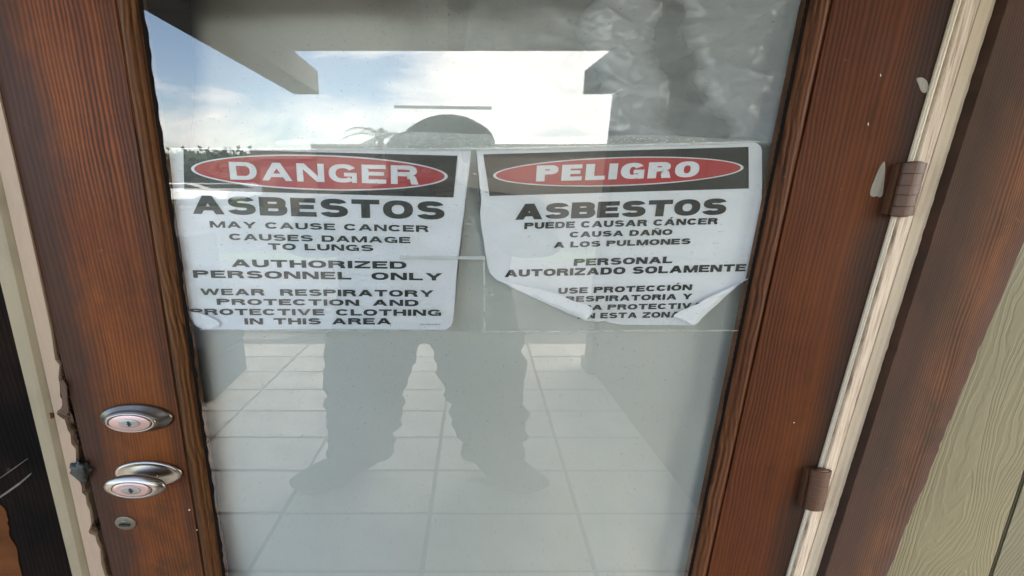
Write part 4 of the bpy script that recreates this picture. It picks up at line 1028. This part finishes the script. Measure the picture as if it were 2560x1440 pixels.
def palm(x, y, h, label, seed, L=2.2, wide=1.8):
    rd = random.Random(seed); t = empty('palm_tree', (x, y, -.1), label, 'palm tree', 'palms across the street')
    bm = bmesh.new(); rings = []
    for k in range(9):
        z = -.1 + (h - L * .3) * k / 8; r0 = .22 - .01 * k
        rings.append([bm.verts.new((x + r0 * wide * math.cos(a) + .15 * math.sin(k * .4), y + r0 * math.sin(a), z)) for a in [2 * math.pi * i / 10 for i in range(10)]])
    for a, b in zip(rings, rings[1:]):
        for i in range(10): bm.faces.new((a[i], a[(i + 1) % 10], b[(i + 1) % 10], b[i]))
    fin('trunk', bm, MT['bark'], t)
    top = Vector((x, y, h - L * .3))
    for k in range(18):
        a = 2 * math.pi * k / 18 + rd.uniform(-.15, .15); el = rd.uniform(-.2, 1.2); bm = bmesh.new(); prev = None
        hd = Vector((math.cos(a) * wide, math.sin(a), 0))
        for i in range(9):
            s = i / 8; p = top + hd * (L * s * math.cos(el * .7)) + Vector((0, 0, L * (math.sin(el) * s - .75 * s * s)))
            if prev is not None and i < 9:
                d = (p - prev).normalized(); sd_ = d.cross(Vector((0, 0, 1))).normalized(); 
                for sg in (-1, 1):
                    for q in (0.2, .7):
                        b0 = prev.lerp(p, q); ln = .42 * L * (1 - s * .6) * .5
                        bm.faces.new([bm.verts.new(b0), bm.verts.new(b0 + d * .09), bm.verts.new(b0 + sd_ * sg * ln + d * .25 - Vector((0, 0, ln * .5)))])
                bm.faces.new([bm.verts.new(prev + sd_ * .02), bm.verts.new(p + sd_ * .015), bm.verts.new(p - sd_ * .015), bm.verts.new(prev - sd_ * .02)])
            prev = p
        me = bpy.data.meshes.new('frond'); bm.to_mesh(me); bm.free(); me.materials.append(MT['palm'])
        o = bpy.data.objects.new('frond', me); COL.objects.link(o); o.parent = t; o.matrix_parent_inverse = t.matrix_basis.inverted()
tx = lambda px, d: M(px, 450, d).x
tz = lambda py, d: M(1000, py, d).z
palm(tx(432, 34), -34, tz(379, 34), 'short palm at the left end of the mirrored tree line', 5, 2.0, 2.2)
palm(tx(955, 30), -30, tz(316, 30), 'tall palm rising just left of the mirrored cap', 11, 2.2, 1.5)
for i, (px, py, d, r, lb) in enumerate([(470, 402, 38, 3.4, 'dark leafy tree beside the short palm, left end of the mirrored row'), (540, 398, 42, 3.8, 'round dark tree second from the left in the mirrored row'), (600, 392, 44, 3.6, 'broad dark tree third from the left in the mirrored row'),
                                        (380, 395, 46, 4.5, 'dark tree mirrored beside the left glazing moulding'), (640, 404, 40, 3.0, 'dark tree next to the neighbouring building, mirrored in the red oval')]):
    leaf_tree('leafy_tree', tx(px, d), -d, tz(py, d), r, lb, 30 + i)
# parked cars are only pale flecks under the trees
def car(x, y, label, col, seed):
    t = empty('parked_car', (x, y, -.085), label, 'car', 'cars parked under the trees')
    L, H_, W_ = 7.6, 1.45, 1.8; z0 = -.085
    bm = bmesh.new(); side = [(-.5, .28), (-.5, .62), (-.44, .70), (-.30, .76), (-.20, 1.0), (.20, 1.0), (.36, .74), (.48, .66), (.5, .5), (.5, .28)]
    f = [bm.verts.new((x + a * L, y - W_ / 2, z0 + b * H_)) for a, b in side]; g = [bm.verts.new((x + a * L, y + W_ / 2, z0 + b * H_)) for a, b in side]
    bm.faces.new(f); bm.faces.new(g[::-1])
    for i in range(len(side)): bm.faces.new((f[i], g[i], g[(i + 1) % len(side)], f[(i + 1) % len(side)]))
    bmesh.ops.recalc_face_normals(bm, faces=bm.faces); bmesh.ops.bevel(bm, geom=list(bm.edges), offset=.05, segments=2, affect='EDGES')
    fin('car_body', bm, simple('car_paint', col, 0.25, var=.02), t)
    for sy in (-1, 1):
        bm = bmesh.new(); q = [(-.27, .77), (-.185, .95), (.17, .95), (.30, .77)]
        prism(bm, [(x + a * L, z0 + b * H_) for a, b in q], y + sy * (W_ / 2 + .004) - .003, y + sy * (W_ / 2 + .004) + .003); fin('side_window', bm, MT['darkglass'], t)
        for wx in (-.31, .32):
            bm = bmesh.new(); lathe(bm, [(0, -.1), (.33, -.1), (.34, .1), (0, .1)], 0, 0, 2.37, 24)
            for v in bm.verts: v.co += Vector((x + wx * L, y + sy * .82, z0 + .335))
            wh = fin('wheel', bm, MT['case'], t)
car(tx(480, 30), -28.0, 'white car parked under the trees at the left', (0.75, 0.75, 0.74), 1)
car(tx(590, 30), -28.5, 'silver car parked to the right of the white car', (0.45, 0.46, 0.48), 2)
# kerb
box('kerb', -60, 60, -24.3, -24.0, -.099, .03, MT['pave']); tag(bpy.data.objects['kerb'], kind='structure')

# ---- the person taking the picture
def skin_mesh(name, verts, edges, rad, mat, parent, sub=2, scale_x=K, cx=0.0):
    me = bpy.data.meshes.new(name); me.from_pydata(verts, edges, []); ob = bpy.data.objects.new(name, me); COL.objects.link(ob)
    sk = ob.modifiers.new('s', 'SKIN'); sk.use_smooth_shade = True
    for i, r in enumerate(rad): me.skin_vertices[0].data[i].radius = (r if isinstance(r, tuple) else (r, r))
    me.skin_vertices[0].data[0].use_root = True
    sb = ob.modifiers.new('u', 'SUBSURF'); sb.levels = sub; sb.render_levels = sub
    dg = bpy.context.evaluated_depsgraph_get(); dg.update()
    m2 = bpy.data.meshes.new_from_object(ob.evaluated_get(dg)); bpy.data.objects.remove(ob)
    for v in m2.vertices: v.co.x = v.co.x * scale_x + cx
    for p in m2.polygons: p.use_smooth = True
    m2.materials.clear(); m2.materials.append(mat); m2.name = name
    o = bpy.data.objects.new(name, m2); COL.objects.link(o); o.parent = parent; o.matrix_parent_inverse = parent.matrix_basis.inverted()
    return o
per = empty('person', (0, -1.15, 0), 'person in dark clothes and a cap photographing the door, mirrored in the glass', 'person')
YB = -1.17
# pelvis root, spine, neck, head, arms, legs (true widths; widened with the rest of the place)
V = [(0, YB, .95), (0, YB, 1.08), (0, YB - .01, 1.25), (0, YB, 1.42), (0, YB + .02, 1.52), (0, YB + .04, 1.60), (0, YB + .045, 1.70), (0, YB + .03, 1.765)]
Rr = [(.165, .12), (.185, .12), (.205, .13), (.17, .10), (.062, .062), (.075, .085), (.080, .098), (.055, .075)]
E_ = [(0, 1), (1, 2), (2, 3), (3, 4), (4, 5), (5, 6), (6, 7)]
for sgn in (-1, 1):
    b0 = len(V)
    V += [(sgn * .19, YB, 1.42), (sgn * .225, YB + .05, 1.20), (sgn * .15, YB + .17, 1.36), (sgn * .075, YB + .245, 1.47)]
    Rr += [.075, .062, .045, .028]; E_ += [(3, b0), (b0, b0 + 1), (b0 + 1, b0 + 2), (b0 + 2, b0 + 3)]
    b0 = len(V)
    kx = (.120, .135, .125, .130) if sgn < 0 else (.120, .118, .118, .128)
    V += [(sgn * .105, YB + .0, .84), (sgn * .125, YB + .04, .50), (sgn * .150, YB + .03, .28), (sgn * .155, YB + .02, .10)]
    Rr += [(.115, .115), (.085, .085), (.085, .08), (.068, .07)]; E_ += [(0, b0), (b0, b0 + 1), (b0 + 1, b0 + 2), (b0 + 2, b0 + 3)]
body = skin_mesh('body', V, E_, Rr, MT['denim'], per, 2, K, -.115)
PX = -.115
hm = body
# jacket colour on the upper body, skin on head: by face height
body.data.materials.append(MT['jacket']); body.data.materials.append(MT['skin'])
for p in body.data.polygons:
    z = p.center.z
    p.material_index = 2 if (z > 1.515 and abs(p.center.x - PX) < .3) else (1 if z > .98 else 0)
# face
for sgn in (-1, 1):
    bm = bmesh.new(); bmesh.ops.create_uvsphere(bm, u_segments=14, v_segments=8, radius=1)
    for v in bm.verts: v.co = Vector((PX + (sgn * .032 + v.co.x * .013) * K, YB + .045 + .088 + v.co.y * .010, 1.675 + v.co.z * .009))
    fin('eye', bm, MT['eye'], per, True)
    bm = bmesh.new(); bmesh.ops.create_uvsphere(bm, u_segments=14, v_segments=8, radius=1)
    for v in bm.verts: v.co = Vector((PX + (sgn * .083 + v.co.x * .010) * K, YB + .03 + v.co.y * .018, 1.665 + v.co.z * .032))
    fin('ear', bm, MT['skin'], per, True)
bm = bmesh.new(); q = [(0, .140 - .0, 1.690), (-.014, .128, 1.640), (.014, .128, 1.640), (0, .162, 1.642), (0, .125, 1.632)]
vv = [bm.verts.new((PX + a * K, YB + .0 + b, c)) for a, b, c in q]
for f in [(0, 1, 3), (0, 3, 2), (1, 4, 3), (3, 4, 2)]: bm.faces.new([vv[i] for i in f])
fin('nose', bm, MT['skin'], per)
bm = bmesh.new(); bmesh.ops.create_uvsphere(bm, u_segments=14, v_segments=8, radius=1)
for v in bm.verts: v.co = Vector((PX + v.co.x * .024 * K, YB + .128 + v.co.y * .008, 1.612 + v.co.z * .007))
fin('mouth', bm, MT['lip'], per, True)
# cap: dome with seam ridge, button and visor
cm_ = M(1119, 289, 1.14)
top_z = cm_.z; cxh = M(1119, 330, 1.14).x
bm = bmesh.new(); rings = []
RH = (M(1238, 350, 1.14).x - M(1000, 350, 1.14).x) / 2
for k in range(9):
    a = k / 8 * math.pi / 2; r_ = math.cos(a); z = 1.70 + (top_z - 1.70) * math.sin(a) * (1 + .03 * math.sin(a * 6))
    if k == 8: rings.append([bm.verts.new((cxh, YB + .04, z))]); continue
    rings.append([bm.verts.new((cxh + RH * r_ * math.cos(t), YB + .04 + .125 * r_ * math.sin(t), z)) for t in [2 * math.pi * i / 32 for i in range(32)]])
for a, b in zip(rings, rings[1:]):
    for i in range(32):
        if len(b) == 1: bm.faces.new((a[i], a[(i + 1) % 32], b[0]))
        else: bm.faces.new((a[i], a[(i + 1) % 32], b[(i + 1) % 32], b[i]))
fin('cap_dome', bm, MT['cap'], per, True)
bm = bmesh.new(); g = []
for i in range(17):
    t = math.pi * i / 16; c_, s_ = math.cos(t), math.sin(t)
    g.append([bm.verts.new((cxh + RH * .92 * c_, YB + .04 + .12 * s_, 1.715)), bm.verts.new((cxh + RH * .85 * c_, YB + .04 + .21 * s_, 1.700 - .012 * abs(c_))), bm.verts.new((cxh + RH * .85 * c_, YB + .04 + .21 * s_, 1.696 - .012 * abs(c_))), bm.verts.new((cxh + RH * .92 * c_, YB + .04 + .12 * s_, 1.709))])
for a, b in zip(g, g[1:]):
    for k in range(4): bm.faces.new((a[k], a[(k + 1) % 4], b[(k + 1) % 4], b[k]))
fin('cap_visor', bm, MT['cap'], per, True)
# boots, turned out
for sgn in (-1, 1):
    kf = 1.0 if sgn > 0 else 1.12
    Vb = [(sgn * .155, YB + .01, .12), (sgn * .157, YB - .02, .055), (sgn * .185 * kf, YB + .10, .055), (sgn * .235 * kf, YB + .23, .045)]
    skin_mesh('boot', Vb, [(0, 1), (1, 2), (2, 3)], [(.066, .066), (.060, .055), (.062, .055), (.056, .044)], MT['shoe'], per, 2, K, -.115)
# trouser legs: baggy creases hang over the boots
for sgn in (-1, 1):
    bm = bmesh.new(); rows = []
    for j in range(30):
        z = .09 + (.80 - .09) * j / 29; t = j / 29
        cx_ = sgn * (.155 - .045 * t) ; r0 = .072 + .032 * t + .024 * (1 - .6 * t) * noise.noise(Vector((j * .42, sgn * 3, 0)))
        rows.append([bm.verts.new((PX + K * (cx_ + r0 * math.cos(a) * (1 + .13 * noise.noise(Vector((math.cos(a) * 1.6, math.sin(a) * 1.6, j * .38 + sgn * 7))))), YB + .025 + r0 * 1.02 * math.sin(a), z)) for a in [2 * math.pi * i / 24 for i in range(24)]])
    for a, b in zip(rows, rows[1:]):
        for i in range(24): bm.faces.new((a[i], a[(i + 1) % 24], b[(i + 1) % 24], b[i]))
    fin('trouser_leg', bm, MT['denim'], per, True)
# hands closed on the phone (the lens looks over its top edge)
ph = empty('phone', (PX, -.885, 1.50), 'black phone held upright in both hands, mirrored between the signs', 'phone')
box('phone_body', PX - .075 * K * .5, PX + .075 * K * .5, -.892, -.883, 1.455, 1.61, MT['phone'], ph, .002)
bm = bmesh.new(); lathe(bm, [(.0, -.8815), (.008, -.8815), (.009, -.8832)], PX + .03, 1.585, K, 20); fin('lens_ring', bm, MT['steel'], ph, True)
for sgn in (-1, 1):
    bX = sgn * .060
    Vh = [(bX + sgn * .012, YB + .250, 1.475), (bX + sgn * .004, YB + .268, 1.505), (bX, YB + .275, 1.530)]; Rh = [(.024, .022), (.030, .016), (.026, .014)]; Eh = [(0, 1), (1, 2)]
    palm_ = skin_mesh('hand', Vh, Eh, Rh, MT['skin'], per, 1, K, PX)
    for k in range(4):
        z = 1.548 - .017 * k; ln = (.030, .034, .032, .026)[k]
        Vf = [(bX - sgn * .002, YB + .272, z), (bX - sgn * .006, YB + .292, z + .003), (bX - sgn * (.010 + ln * .4), YB + .297, z + .002), (bX - sgn * (.010 + ln * .9), YB + .296, z - .001)]
        f_ = skin_mesh('finger', Vf, [(0, 1), (1, 2), (2, 3)], [.0085, .008, .0075, .0065], MT['skin'], palm_, 1, K, PX)
    Vt = [(bX + sgn * .004, YB + .262, 1.500), (bX - sgn * .010, YB + .262, 1.520), (bX - sgn * .026, YB + .268, 1.538)]
    skin_mesh('thumb', Vt, [(0, 1), (1, 2)], [.011, .0095, .008], MT['skin'], palm_, 1, K, PX)
